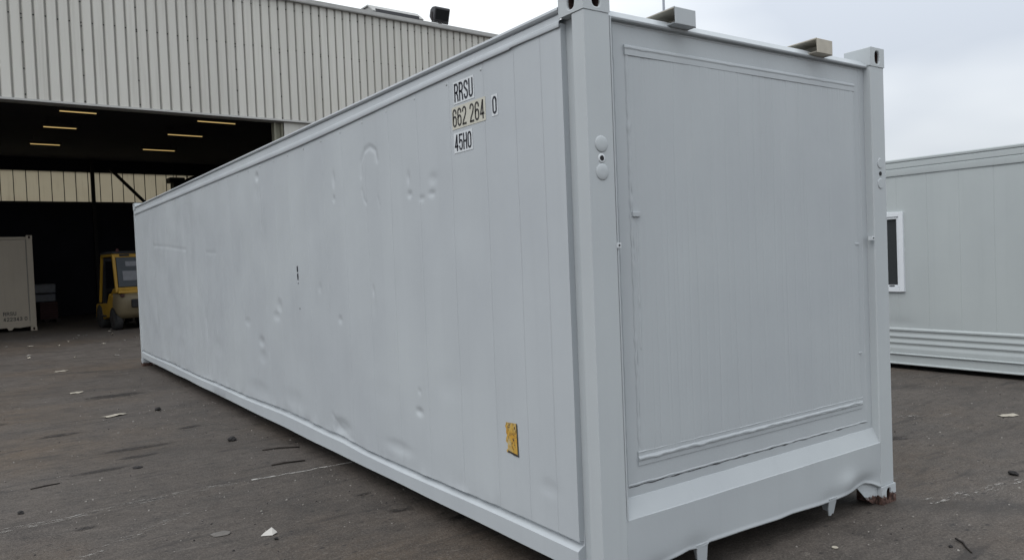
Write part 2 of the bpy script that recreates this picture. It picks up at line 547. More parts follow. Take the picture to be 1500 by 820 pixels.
# ------------------------------------------------------------------ the warehouse
WH = thing('warehouse', 'large pale grey warehouse clad in ribbed sheet with a wide dark open doorway', 'warehouse', (0, 19, 0), R(2.77))
def warehouse():
    # cladding: broad flats with narrow recessed troughs, pitch 0.25
    u0, u1 = -12.0, 22.0
    zb, zt = 5.87, 9.40
    pitch = .252
    c = MB()
    nrib = int((u1 - u0) / pitch)
    for i in range(nrib):
        a = u0 + i * pitch
        fl, tr, dp = .178, .018, .036
        pr = [(a, 0), (a + fl, 0), (a + fl + tr, dp), (a + pitch - tr, dp), (a + pitch, 0)]
        top = zt + .0035 * (a - 5) * -1
        rows = [[(p, q, zb) for p, q in pr], [(p, q, top) for p, q in pr]]
        n = 5
        v = rows[0] + rows[1]
        for k in range(4):
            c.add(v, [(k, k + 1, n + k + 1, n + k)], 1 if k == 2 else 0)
        # screws in the troughs
        xs = a + fl + (pitch - fl) / 2
        zs = [7.93 + random.uniform(-.02, .02), 9.1]
        if i % 5 == 2:
            zs += [zb + .12 + .62 * k + random.uniform(-.04, .04) for k in range(6)]
        for z in zs:
            if z < top - .05:
                c.lathe([(.016, 0), (.016, .012), (.007, .018)], (xs, dp - .001, z), (0, -1, 0), 7, 2)
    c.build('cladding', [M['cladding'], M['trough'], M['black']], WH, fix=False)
    # eave capping
    MB().prism([(-.10, 0), (-.11, .03), (-.10, .14), (.25, .20), (.25, 0)], u0 - .1, u1 + .1,
               lambda p, q, t: (t, p, 9.34 - .0035 * (t - 5) + q)).build('eave_capping', M['galv'], WH)
    # drip flashing and beam under the cladding
    MB().prism([(-.045, .05), (-.055, 0), (-.03, -.012), (.09, -.012), (.09, .05)], u0, u1, lambda p, q, t: (t, p, zb + q - .012)).build('drip_flashing', M['galv'], WH)
    MB().box(u0, u1, .10, .20, zb - .05, zb + .16).build('door_beam', M['trim_dark'], WH)
    # jambs and the sheet to the right of the opening
    j = MB()
    j.box(4.87, 4.93, .12, .34, 0, zb - .05); j.box(5.08, 5.14, .12, .34, 0, zb - .05); j.box(4.93, 5.08, .20, .26, 0, zb - .05)
    j.build('door_jamb', M['jamb'], WH)
    j = MB()
    j.box(-9.14, -8.87, .12, .34, 0, zb - .05)
    j.build('door_jamb', M['jamb'], WH)
    d = MB()
    d.box(5.145, 22, .06, .10, 0, zb - .02)
    for k in range(8):
        d.box(6.6 + 2 * k, 6.66 + 2 * k, .04, .06, 0, zb - .03)
    d.build('side_panel', M['door_panel'], WH)
    MB().box(-12, -9.145, .06, .10, 0, zb - .02).build('side_panel', M['door_panel'], WH)
    # shell
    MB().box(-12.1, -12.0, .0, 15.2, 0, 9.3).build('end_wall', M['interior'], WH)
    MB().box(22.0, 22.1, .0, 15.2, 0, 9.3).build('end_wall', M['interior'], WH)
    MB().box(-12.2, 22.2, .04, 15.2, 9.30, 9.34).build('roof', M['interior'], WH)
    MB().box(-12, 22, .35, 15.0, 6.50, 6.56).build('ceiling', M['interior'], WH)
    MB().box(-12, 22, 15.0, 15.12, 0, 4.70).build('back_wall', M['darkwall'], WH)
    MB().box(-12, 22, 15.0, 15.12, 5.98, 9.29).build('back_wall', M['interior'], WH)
    b = MB()
    b.box(-12, 22, 15.06, 15.08, 4.70, 5.98, 0)
    x = -11.9
    while x < 21.9:
        b.box(x, x + .028, 15.03, 15.06, 4.70, 5.98, 1)
        x += .445 + random.uniform(-.01, .01)
    b.build('cream_wall_band', [M['band'], M['dark_steel']], WH)
    MB().box(-12, 22, 14.9, 15.0, 4.62, 4.72).build('wall_rail', M['dark_steel'], WH)
    for u in (-5.6, 2.48, 10.5):
        MB().box(u - .065, u + .065, 14.62, 14.82, 0, 6.49).build('column', M['dark_steel'], WH)
    MB().bar((3.16, 14.75, 6.13), (5.0, 14.75, 4.15), .10, .12).build('brace', M['dark_steel'], WH)
    # ventilator on the roof behind the eave
    v = MB()
    v.prism([(0, 0), (0, .13), (.30, .36), (.9, .36), (1.2, .10), (1.2, 0)], 8.35, 10.0, lambda p, q, t: (t, .35 + p, 9.50 + q))
    v.prism([(-.06, .10), (.28, .37), (.92, .37), (.92, .41), (.27, .41), (-.10, .13)], 8.3, 10.15, lambda p, q, t: (t, .35 + p, 9.50 + q))
    v.prism([(-.02, .0), (-.02, .10), (.02, .12), (.02, 0)], 8.4, 9.98, lambda p, q, t: (t, .27 + p, 9.60 + q), 1)
    v.build('roof_ventilator', [M['galv'], M['flood']], WH)
    v = MB()
    v.prism([(0, 0), (.02, .18), (.5, .3), (.9, 0)], 7.75, 8.3, lambda p, q, t: (t, .3 + p, 9.44 + q))
    v.build('roof_flashing', M['galv'], WH)
warehouse()

Wm = Matrix.Translation((0, 19, 0)) @ Matrix.Rotation(R(2.77), 4, 'Z')
# strip lights hung under the warehouse ceiling
k = 0
proto = None
rows_ = ['nearest the doorway', 'in the middle of the row', 'farthest from the doorway']
for ci, (uc, hl) in enumerate(((.20, .44), (3.86, .55))):
    for ri, v in enumerate((2.1, 5.56, 9.2)):
        lab = 'thin yellow strip light under the dark ceiling, %s row, %s' % (['left', 'right'][ci], rows_[ri])
        if proto is None:
            lt = thing('strip_light', lab, 'strip light', group='strip lights under the warehouse ceiling')
            b = MB()
            b.box(-.56, .56, -.05, .05, .03, .085)
            b.build('housing', M['dark_steel'], lt)
            MB().tube([(-.5, 0, 0), (.5, 0, 0)], .015, 10).build('tube', M['tube'], lt)
            for hx in (-.42, .41):
                MB().box(hx, hx + .01, -.005, .005, .085, .30).build('hanger', M['dark_steel'], lt)
            proto = lt
        else:
            lt = copy_tree(proto)
            lt['label'] = lab
        lt.location = Wm @ Vector((uc, v, 6.07 if ri == 0 else 6.2))
        lt.rotation_euler = (0, 0, R(2.77))
        lt.scale = (hl * 2, 1, 1)

# floodlight on the eave
FL = thing('floodlight', 'dark square floodlight on a bracket at the warehouse eave', 'floodlight', Wm @ Vector((10.62, .0, 9.50)), R(2.77))
f = MB()
def floodpt(p, q, t):
    a = R(18)
    y, z = p, q
    return (t, y * math.cos(a) - z * math.sin(a), .30 + y * math.sin(a) + z * math.cos(a))
f.prism([(-.13, -.25), (-.16, -.20), (-.16, .18), (-.13, .23), (.05, .20), (.16, .10), (.16, -.12), (.05, -.22)], -.29, .29, floodpt)
f.build('lamp_housing', M['flood'], FL, .02)
f = MB()
f.prism([(-.175, -.17), (-.163, -.17), (-.163, .15), (-.175, .15)], -.24, .24, floodpt)
f.build('lamp_glass', M['glass'], FL)
f = MB()
f.box(-.31, -.295, -.03, .03, .03, .34); f.box(.295, .31, -.03, .03, .03, .34); f.box(-.31, .31, -.03, .03, .015, .03)
f.box(-.04, .04, -.04, .04, -.04, .015)
f.build('bracket', M['dark_steel'], FL)

# dark heater and its duct in front of the cream band
HT = thing('unit_heater', 'black heater with a bent duct hung before the cream wall band', 'heater', Wm @ Vector((5.9, 14.4, 5.35)), R(2.77))
h = MB()
h.box(-.36, .40, -.3, .3, -.05, .26); h.box(-.52, .12, -.33, .33, .20, .42)
h.build('heater_body', M['black'], HT, .03)
h = MB()
h.tube([(.2, 0, .2), (.5, 0, .36), (.85, 0, .50), (1.3, 0, .55), (2.4, 0, .56)], .15, 12)
h.build('duct', M['black'], HT)
MB().box(-.3, -.28, -.01, .01, .42, 1.15).build('hanger', M['dark_steel'], HT)
MB().box(.3, .32, -.01, .01, .26, 1.15).build('hanger', M['dark_steel'], HT)

# ------------------------------------------------------------------ shared container pieces
def holed_face(mb, o, a, b, wa, hb, hw, hh, depth, mi=0, mh=1, n=20, cz=.5):
    """rectangular face at origin o spanned by unit dirs a (wa) and b (hb), with an oval hole and a tunnel inwards"""
    o, a, b = Vector(o), Vector(a), Vector(b)
    nrm = a.cross(b)
    outer, oval = [], []
    for k in range(n):
        t = 2 * math.pi * k / n
        c, s = math.cos(t), math.sin(t)
        # superellipse hole
        ex = .7
        px = math.copysign(abs(c) ** ex, c) * hw
        py = math.copysign(abs(s) ** ex, s) * hh
        oval.append(o + a * (wa / 2 + px) + b * (hb * cz + py))
        g = min((wa / 2) / max(abs(c), 1e-6), (hb * .5) / max(abs(s), 1e-6))
        outer.append(o + a * (wa / 2 + c * g) + b * (hb * .5 + s * g))
    # include exact corners by snapping the nearest point
    for cx, cy in ((0,0),(1,0),(1,1),(0,1)):
        cp = o + a * wa * cx + b * hb * cy
        i = min(range(n), key=lambda j: (outer[j] - cp).length)
        outer[i] = cp
    v = outer + oval + [p - nrm * .012 for p in oval] + [p - nrm * depth for p in oval]
    for k in range(n):
        j = (k + 1) % n
        mb.add(v, [(k, j, n + j, n + k)], mi)
        mb.add(v, [(n + k, n + j, 2*n + j, 2*n + k)], mi)
        mb.add(v, [(2*n + k, 2*n + j, 3*n + j, 3*n + k)], mh)
    mb.add(v, [tuple(range(3*n, 4*n))], mh)

def casting(parent, x0, x1, y0, y1, z0, z1, mats):
    """corner casting with slots in its two outer upright faces; x0/y0 side decided by caller through sx, sy"""
    return x0, x1, y0, y1, z0, z1

def make_casting(parent, xo, yo, z0, sx, sy, mats, name='corner_casting'):
    """outer corner at (xo, yo); sx/sy = +1 when the container lies towards +x/+y of it"""
    lx, ly, hz = .162, .178, .118
    xi, yi = xo + sx * lx, yo + sy * ly
    mb = MB()
    z1 = z0 + hz
    xa, xb = min(xo, xi), max(xo, xi)
    ya, yb = min(yo, yi), max(yo, yi)
    # outer x face
    if sx > 0:
        holed_face(mb, (xo, yb, z0), (0, -1, 0), (0, 0, 1), ly, hz, .026, .040, .06)
        mb.add([(xi,ya,z0),(xi,yb,z0),(xi,yb,z1),(xi,ya,z1)], [(0,1,2,3)])
    else:
        holed_face(mb, (xo, ya, z0), (0, 1, 0), (0, 0, 1), ly, hz, .026, .040, .06)
        mb.add([(xi,ya,z0),(xi,yb,z0),(xi,yb,z1),(xi,ya,z1)], [(3,2,1,0)])
    if sy > 0:
        holed_face(mb, (xa, yo, z0), (1, 0, 0), (0, 0, 1), lx, hz, .026, .040, .06)
        mb.add([(xa,yi,z0),(xb,yi,z0),(xb,yi,z1),(xa,yi,z1)], [(3,2,1,0)])
    else:
        holed_face(mb, (xb, yo, z0), (-1, 0, 0), (0, 0, 1), lx, hz, .026, .040, .06)
        mb.add([(xa,yi,z0),(xb,yi,z0),(xb,yi,z1),(xa,yi,z1)], [(0,1,2,3)])
    mb.add([(xa,ya,z1),(xb,ya,z1),(xb,yb,z1),(xa,yb,z1)], [(0,1,2,3)])
    mb.add([(xa,ya,z0),(xb,ya,z0),(xb,yb,z0),(xa,yb,z0)], [(3,2,1,0)])
    return mb.build(name, mats, parent, .006)

# condensed stencil-like stroke font, unit height, width w
def arc(cx, cy, rx, ry, a0, a1, n=8):
    return [(cx + rx * math.cos(R(a0 + (a1 - a0) * i / n)), cy + ry * math.sin(R(a0 + (a1 - a0) * i / n))) for i in range(n + 1)]
GW = .40
def glyph(ch):
    w_ = GW
    r = w_ / 2
    if ch in '0O':
        return [arc(r, 1 - r, r, r, 0, 180) + arc(r, r, r, r, 180, 360) + [(w_, 1 - r)]]
    if ch == '6':
        return [[(w_, .78)] + arc(r, 1 - r, r, r, 0, 180) + arc(r, r, r, r, 180, 360) + arc(r, .58 - r * .9, r, r * .9, 0, 180)]
    if ch == '2':
        return [arc(r, 1 - r, r, r, 180, 0) + [(w_ * .97, .68), (w_ * .75, .48), (w_ * .2, .2), (.02, .03)], [(0, 0), (w_, 0)]]
    if ch == '4':
        return [[(w_ * .70, 0), (w_ * .70, 1)], [(w_ * .66, 1), (0, .27)], [(0, .25), (w_ * .95, .25)]]
    if ch == '5':
        return [[(w_, 1), (.02, 1)], [(.02, 1), (.01, .55)], arc(r, .62 - r, r, r, 160, 0) + arc(r, r, r, r, 0, -180)]
    if ch == '3':
        return [arc(r, 1 - r, r, r, 180, -80) + [(r * .9, .53)], [(r * .9, .53)] + arc(r, r + .04, r, r + .04, 80, -180)]
    if ch == 'H':
        return [[(0, 0), (0, 1)], [(w_, 0), (w_, 1)], [(0, .5), (w_, .5)]]
    if ch == 'R':
        return [[(0, 0), (0, 1)], [(0, 1), (r, 1)] + arc(r, 1 - r * 1.25, r, r * 1.25, 90, -90) + [(0, 1 - r * 2.5)], [(r * 1.1, 1 - r * 2.5), (w_ * .92, .30), (w_, 0)]]
    if ch == 'S':
        return [arc(r, 1 - r, r, r, 0, 190) + [(.02, .66), (w_ - .02, .38)] + arc(r, r, r, r, 10, -180)]
    if ch == 'U':
        return [[(0, 1)] + arc(r, r, r, r, 180, 360) + [(w_, 1)]]
    return []
def text_mesh(mb, s, org, right, up, out, height, width, stroke=.105, lean=0, thick=.0012):
    """write s from org along right; width = total width"""
    org, right, up, out = Vector(org), Vector(right), Vector(up), Vector(out)
    adv = GW + .25
    tot = sum(adv * .5 if c == ' ' else adv for c in s) - .25
    sx = width / (tot + stroke)
    cur = stroke / 2
    for c in s:
        if c == ' ':
            cur += adv * .5
            continue
        for pl in glyph(c):
            L2 = [Vector(((cur + x) * sx, (stroke / 2 + y * (1 - stroke)) * height)) for x, y in pl]
            hx, hy = stroke / 2 * max(sx, height * .8), stroke / 2 * height
            hw = stroke / 2 * (sx * .5 + height * .5)
            n = len(L2)
            lft, rgt = [], []
            for i in range(n):
                d = (L2[min(i+1, n-1)] - L2[max(i-1, 0)])
                if d.length < 1e-9: d = Vector((1, 0))
                d.normalize()
                nn = Vector((-d.y, d.x)) * hw
                e = Vector((0, 0))
                if i == 0: e = -d * hw * .9
                if i == n - 1: e = d * hw * .9
                lft.append(L2[i] + nn + e); rgt.append(L2[i] - nn + e)
            top = [org + right * p.x + up * p.y + out * thick for p in lft] + [org + right * p.x + up * p.y + out * thick for p in rgt]
            bot = [p - out * thick * .9 for p in top]
            v = top + bot
            N = 2 * n
            for i in range(n - 1):
                mb.add(v, [(i, i+1, n+i+1, n+i), (i, N+i, N+i+1, i+1), (n+i, n+i+1, N+n+i+1, N+n+i)])
            mb.add(v, [(0, n, N+n, N), (n-1, N+n-1, N+2*n-1, 2*n-1)])
        cur += adv

# ------------------------------------------------------------------ the main container
MC = thing('shipping_container', 'long freshly painted pale grey insulated container with black lettering, standing in front', 'shipping container', (0, 0, 0))
LEN, WID, H = 12.4, 2.5, 2.896
def ss(a, b, x):
    t = max(0, min(1, (x - a) / (b - a)))
    return t * t * (3 - 2 * t)
DENTS = [  # y, z, ry, rz, depth (into the wall)
    (3.05, 2.33, .030, .07, .012), (3.06, 2.18, .028, .03, .010), (1.79, 2.21, .022, .045, .010), (1.78, 2.10, .035, .025, .012),
    (1.47, 2.17, .06, .04, .007), (1.49, 2.08, .05, .022, .011), (1.62, 2.06, .045, .02, .008), (5.05, 2.57, .06, .05, .020), (5.08, 2.42, .09, .10, .010),
    (2.40, 1.47, .020, .05, .010), (2.39, 1.36, .05, .09, .006), (3.04, 1.235, .045, .035, .011), (4.52, 1.30, .08, .07, .014),
    (3.45, 1.48, .05, .05, .006), (5.14, .92, .10, .06, .016), (5.12, .77, .13, .08, .020), (4.62, 1.20, .12, .05, .010), (5.6, 1.1, .12, .05, .008),
    (1.775, .69, .055, .028, .016), (1.76, .825, .022, .022, .009), (3.12, .38, .20, .07, .022), (3.20, .34, .10, .05, .012),
    (6.9, .75, .20, .12, .016), (7.4, 1.0, .10, .2, .010), (4.2, .45, .30, .10, .012), (5.3, .42, .40, .09, .016), (2.1, .40, .22, .05, .010),
    (1.06, 1.85, .20, .15, .004), (.40, .50, .09, .05, .006), (1.35, .9, .2, .1, .006), (9.0, .6, .3, .12, .012), (2.3, .75, .3, .1, .005),
    (3.97, 1.606, .022, .085, .006)]
CREASES = [  # polyline, half-width, depth
    ([(2.53, 2.30), (2.52, 2.40), (2.45, 2.475), (2.36, 2.49), (2.27, 2.45), (2.25, 2.38)], .022, .013),
    ([(2.52, 2.20), (2.50, 2.13), (2.46, 2.10)], .016, .008), ([(2.26, 2.12), (2.24, 2.06)], .014, .006),
    ([(10.7, 2.085), (9.6, 2.03), (8.4, 1.95)], .03, .008), ([(10.7, 2.085), (10.72, 1.5), (10.7, .9)], .04, .006), ([(8.4, 1.95), (8.42, 1.4)], .04, .005),
    ([(7.42, 1.05), (7.40, .80), (7.48, .55), (7.52, .33)], .04, .013), ([(7.28, 1.88), (6.8, 1.86)], .03, .006),
    ([(5.02, 2.56), (4.96, 2.30), (4.97, 2.05)], .02, .007), ([(3.3, .45), (3.15, .36), (2.9, .31)], .03, .007)]
SEAMS = [.343, .57, .86, 1.235, 1.64, 2.05, 2.45, 2.86, 3.26, 3.67, 4.08, 4.48, 4.9, 5.3, 5.7, 6.1, 6.5, 6.9, 7.3, 7.7, 8.1, 8.5, 8.9, 9.3, 9.7, 10.1, 10.5, 10.9, 11.3, 11.7, 12.1]
def seg_d(p, a, b):
    ax, ay = a; bx, by = b
    dx, dy = bx - ax, by - ay
    t = max(0, min(1, ((p[0]-ax)*dx + (p[1]-ay)*dy) / (dx*dx + dy*dy)))
    return math.hypot(p[0] - ax - t*dx, p[1] - ay - t*dy)
def side_disp(y, z):
    d = 0.0
    fl = 1 - .9 * (ss(.45, .6, y) * (1 - ss(1.3, 1.5, y)) * max(ss(2.1, 2.25, z), 1 - ss(.85, 1.0, z)))
    for (yy, zz, ry, rz, dp) in DENTS:
        a = (y - yy) / (ry * .8); b = (z - zz) / (rz * .8)
        q = a*a + b*b
        if q < 9:
            d += (.68 if rz < .075 else .38) * dp * math.exp(-q ** 1.4)
    for pl, hw, dp in CREASES:
        if min(p[0] for p in pl) - .2 < y < max(p[0] for p in pl) + .2 and min(p[1] for p in pl) - .2 < z < max(p[1] for p in pl) + .2:
            q = min(seg_d((y, z), pl[i], pl[i+1]) for i in range(len(pl) - 1)) / (hw * .75)
            if q < 3:
                d += .48 * dp * math.exp(-q*q)
    d += fl * (.003 * mnoise.noise(Vector((y * 1.1, z * 1.3, 3.1))) + .0010 * mnoise.noise(Vector((y * 3.5, z * 2.2, 7.7))))
    wr = math.exp(-max(0, z - panel_bottom(y)) / .05) * ss(.3, 1.2, y)
    d += wr * (.009 * mnoise.noise(Vector((y * 5.5, z * 6, 17))) + .004 * mnoise.noise(Vector((y * 16, z * 9, 11))))
    k = ss(4.5, 8.5, y)
    d += k * (.0020 * mnoise.noise(Vector((y * 9, z * .7, 1.3))) + .0012 * mnoise.noise(Vector((y * 19, z * 1.0, 5.3))))
    return d
def seam_z(y):           # lower lip of the top rail
    return 2.737 - .046 * ss(.4, 4.2, y) if y > .585 else 2.742
def panel_bottom(y):
    return .287 + .035 * math.exp(-((y - 4.6) / 1.1) ** 2) + .012 * math.exp(-((y - 3.1) / .25) ** 2) + .006 * math.sin(y * 2.1)
def main_container():
    P = M['paint']
    PP = M['paint_post']
    y0, y1 = .180, LEN - .10
    ys = set()
    y = y0
    while y < y1:
        ys.add(round(y, 4))
        y += .0135 if y < 5.6 else .028
    for s in SEAMS:
        ys = {q for q in ys if abs(q - s) > .009}
        ys |= {s - .008, s - .0035, s, s + .0035, s + .008}
    ys = sorted(ys | {y1})
    NZ = 190
    rows = []
    sset = SEAMS
    for y in ys:
        zb_, zt_ = panel_bottom(y), seam_z(y) + .02
        sd_ = min(abs(y - s) for s in sset)
        dd = .0042 if sd_ < .001 else (.0 if sd_ > .003 else .0006)
        dd *= 1.0 if y < 3 else .7
        edge = ss(.0, .05, y - y0)
        row = []
        for k in range(NZ + 1):
            z = zb_ + (zt_ - zb_) * k / NZ
            row.append((.010 + (side_disp(y, z)) * edge + dd, y, z))
        rows.append(row)
    mb = MB().loft(rows, smooth=True)
    # return edge of the panel bottom
    mb.loft([[r[0], (.035, r[0][1], r[0][2] + .002)] for r in rows], smooth=False)
    # near edge of the panel, folded back to the post
    mb.loft([[(p[0], p[1], p[2]) for p in rows[0]], [(.052, p[1] + .004, p[2]) for p in rows[0]]], smooth=False)
    # inner core so that the wall has a thickness
    mb.box(.06, .09, y0, y1, .2, 2.8)
    mb.build('side_panel', P, MC, fix=False)
    # plain right-hand side and the far end
    mb = MB()
    mb.box(WID - .03, WID - .008, .19, LEN - .19, .15, 2.80)
    mb.build('side_panel', P, MC)
    MB().box(.12, WID - .12, LEN - .06, LEN - .03, .14, 2.80).build('rear_panel', P, MC)
    # top rail, swept along y with slowly changing heights
    def rail_row(y):
        s = seam_z(y); h = 2.772 - .036 * ss(.4, 4.2, y); t = 2.838 - .004 * ss(.4, 4.2, y)
        wob = .0025 * mnoise.noise(Vector((y * 2.2, 1, 0)))
        pr = [(.012, s + .016), (.003, s + .004), (-.001 + wob, s), (-.003 + wob, s + .005), (-.002 + wob, h - .014), (.001, h - .003), (.008, h + .002),
              (.010, h + .008), (.010, t - .036), (.016, t - .031), (.012, t - .029), (.000, t - .026), (-.006, t - .017), (-.004, t - .006), (.006, t), (.05, t + .002), (.12, t)]
        return [(p, y, q) for p, q in pr]
    yy = [.178] + [.19 + .02 * i for i in range(20)] + [.583, .587] + [.6 + .09 * i for i in range(int((LEN - .78) / .09))] + [LEN - .10]
    MB().loft([rail_row(y) for y in yy], smooth=True).build('top_rail', P, MC, fix=False).modifiers.new('split', 'EDGE_SPLIT').split_angle = R(28)
    # bottom rail
    def low_row(y):
        wv = .004 * mnoise.noise(Vector((y * .8, 4, 0)))
        pb = panel_bottom(y)
        hb = .245 + (pb - .287) * .75
        bz = .146 + .006 * mnoise.noise(Vector((y * 1.2, 9, 0)))
        pr = [(.09, bz), (.004, bz), (.000 + wv, bz + .004), (-.001 + wv, hb - .004), (.003 + wv, hb + .001), (.022, hb + .012), (.040, hb + .020), (.05, hb + .12)]
        return [(p, y, q) for p, q in pr]
    yy = [.178 + .06 * i for i in range(int((LEN - .28) / .06) + 1)] + [LEN - .10]
    lr = [low_row(y) for y in yy]
    lrm = MB().loft(lr, smooth=True)
    lrm.add(lr[0] + [(.09, .178, lr[0][-1][2])], [tuple(range(len(lr[0]) + 1))])
    lrm.build('bottom_rail', P, MC, fix=False).modifiers.new('split', 'EDGE_SPLIT').split_angle = R(28)
    MB().box(WID - .09, WID - .004, .178, LEN - .178, .15, .29).build('bottom_rail', P, MC)
    MB().box(WID - .09, WID - .004, .178, LEN - .178, 2.70, 2.838).build('top_rail', P, MC)
    # roof and floor
    MB().box(.10, WID - .08, .10, LEN - .05, 2.78, 2.815).build('roof', P, MC)
    fl = MB()
    fl.box(.10, WID - .10, .08, LEN - .08, .20, .26)
    for i in range(14):
        fl.box(.08, WID - .08, .6 + i * .85, .65 + i * .85, .15, .20)
    fl.build('underframe', M['dark_steel'], MC)
    # posts
    z0, z1 = .118, 2.778
    near = [(.001, .0), (.157, .0), (.157, .06), (.09, .21), (.048, .21), (.048, .116), (.040, .100), (.008, .090), (.001, .084)]
    MB().prism(near, z0, z1, lambda p, q, t: (p, q, t)).build('corner_post', PP, MC, .003)
    # right post: outer face, with its inner return towards the recessed end panel
    right = [(WID - .001, .002), (WID - .001, .16), (WID - .10, .16), (WID - .16, .07), (2.343, .05), (2.347, .006), (2.352, .0)]
    MB().prism(right, z0, z1, lambda p, q, t: (p, q, t)).build('corner_post', PP, MC, .003)
    for x0_, x1_ in ((.002, .14), (WID - .14, WID - .002)):
        MB().box(x0_, x1_, LEN - .11, LEN - .002, z0, z1).build('corner_post', PP, MC, .004)
    # castings
    mats = [PP, M['hole']]
    for z in (H - .118,):
        make_casting(MC, -.003, -.003, z, 1, 1, mats)
        make_casting(MC, WID + .003, -.003, z, -1, 1, mats)
    make_casting(MC, -.003, LEN + .003, H - .122, 1, -1, mats).scale = (1, 1, 1)
    make_casting(MC, WID + .003, LEN + .003, H - .122, -1, -1, mats)
    make_casting(MC, -.003, -.003, 0, 1, 1, mats)
    make_casting(MC, -.003, LEN + .003, 0, 1, -1, [M['rusty'], M['hole']])
    make_casting(MC, WID + .003, LEN + .003, 0, -1, -1, [M['rusty'], M['hole']])
    o = make_casting(MC, WID + .006, -.008, -.001, -1, 1, [M['rusty'], M['hole']])
    o['label'] = 'rusty bottom corner with its paint scraped off'

    # ---- end wall
    PE = M['paint_end']
    D = .047
    # backing plate
    mb = MB()
    mb.add([(.155, D, .46), (2.346, D, .46), (2.346, D, 2.775), (.155, D, 2.775)], [(0, 1, 2, 3)])
    mb.build('end_frame', PE, MC, fix=False)
    # recessed pane with fine crinkled vertical lines
    rng = random.Random(3)
    xa, xb, za, zb_ = .305, 2.215, .665, 2.64
    lines = []
    x = xa
    while x < xb:
        x += rng.uniform(.022, .07)
        lines.append((x, rng.uniform(.0010, .0026), rng.uniform(0, 9)))
    nx = 420
    rows = []
    for j in range(41):
        z = za + (zb_ - za) * j / 40
        row = []
        for i in range(nx + 1):
            x = xa + (xb - xa) * i / nx
            d = 0
            for lx, dp, ph in lines:
                q = (x - lx - .004 * math.sin(z * 3.1 + ph) ) / .0035
                if abs(q) < 3:
                    d += dp * math.exp(-q*q) * (.55 + .45 * math.sin(z * 2.3 + ph * 3))
            d += .0012 * mnoise.noise(Vector((x * 14, z * .9, 2))) + .003 * mnoise.noise(Vector((x * 1.6, z * 1.2, 5)))
            row.append((x, D - .006 + d, z))
        rows.append(row)
    mb = MB().loft(rows, smooth=True)
    mb.box(xa, xb, D - .002, D - .001, za, zb_)
    mb.build('end_panel', PE, MC, fix=False)
    # ragged sealant beads and cover strips round the pane
    def bead(mb, a, b, r, wig, seed, squash=.6, step=.018):
        a, b = Vector(a), Vector(b)
        n = max(3, int((b - a).length / step))
        d = (b - a).normalized()
        side = d.cross(Vector((0, 1, 0))).normalized()
        rows = []
        for i in range(n + 1):
            p = a.lerp(b, i / n)
            p = p + side * wig * mnoise.noise(Vector((i * .22, seed, 0)))
            rr = r * (1 + .55 * mnoise.noise(Vector((i * .35, seed, 4))))
            rows.append([p + side * rr * math.cos(t) - Vector((0, 1, 0)) * rr * squash * math.sin(t) for t in (0, .6, 1.2, 1.9, 2.5, math.pi)])
        mb.loft(rows, smooth=True)
    s = MB()
    s.prism([(0, 2.612), (-.009, 2.613), (-.009, 2.640), (-.012, 2.648), (-.010, 2.658), (0, 2.664)], .285, 2.225, lambda p, q, t: (t, D + p, q))
    bead(s, (.28, D - .008, 2.648), (2.22, D - .008, 2.648), .006, .006, 1)
    bead(s, (.29, D, 2.608), (2.22, D, 2.608), .0035, .002, 2)
    s.build('cover_strip', PE, MC, .002, fix=False)
    s = MB()
    s.prism([(0, .632), (-.005, .634), (-.006, .655), (-.011, .662), (-.010, .674), (-.006, .682), (-.006, .698), (0, .702)], .285, 2.23, lambda p, q, t: (t, D + p, q))
    bead(s, (.285, D - .009, .668), (2.20, D - .009, .672), .008, .010, 3)
    bead(s, (.285, D - .005, .700), (2.235, D - .005, .700), .004, .003, 4)
    s.build('cover_strip', PE, MC, .002, fix=False)
    def one_bead(*a):
        q = MB()
        bead(q, *a)
        q.build('sealant_bead', PE, MC, fix=False)
    one_bead((.300, D, .70), (.300, D, 2.63), .011, .006, 6)
    one_bead((.328, D - .003, 1.2), (.328, D - .003, 1.82), .008, .004, 16)
    one_bead((2.222, D, .70), (2.222, D, 2.62), .008, .004, 8)
    for q in ((.296, .345, 1.84, 1.865, .016), (2.19, 2.235, 1.66, 1.675, .012), (2.20, 2.235, .98, .99, .012)):
        MB().box(q[0], q[1], D - q[4], D, q[2], q[3]).build('edge_clip', PE, MC, .003)
    one_bead((.218, D, .545), (.218, D, 2.755), .005, .004, 11)
    one_bead((.214, D, 2.757), (2.285, D, 2.757), .005, .004, 12)
    one_bead((.214, D, .548), (2.29, D, .542), .005, .004, 14)
    one_bead((2.285, D, .55), (2.285, D, 2.755), .004, .003, 13)
    # thin dark gap beside the bead
    s = MB()
    n = 150
    s.loft([[(.222 + 2.06 * i / n, D - .0016, .539 + .004 * mnoise.noise(Vector((i * .2, 14, 0))) + k * (.0008 + max(0, .0034 * (.35 + mnoise.noise(Vector((i * .23, 3, 1))))))) for k in (-1, 1)] for i in range(n + 1)], smooth=False)
    s.build('open_joint', M['flood'], MC, fix=False)
    s = MB()
    s.box(.160, .168, -.002, .02, .40, 2.77)
    s.build('weld_strip', PE, MC, .003)
    # header with bevelled upper edge
    MB().prism([(D + .01, 2.765), (.022, 2.766), (.018, 2.776), (.052, 2.812), (.075, 2.822), (.20, 2.828), (.20, 2.765)], .155, WID - .155,
               lambda p, q, t: (t, p, q)).build('header', PE, MC, .003)
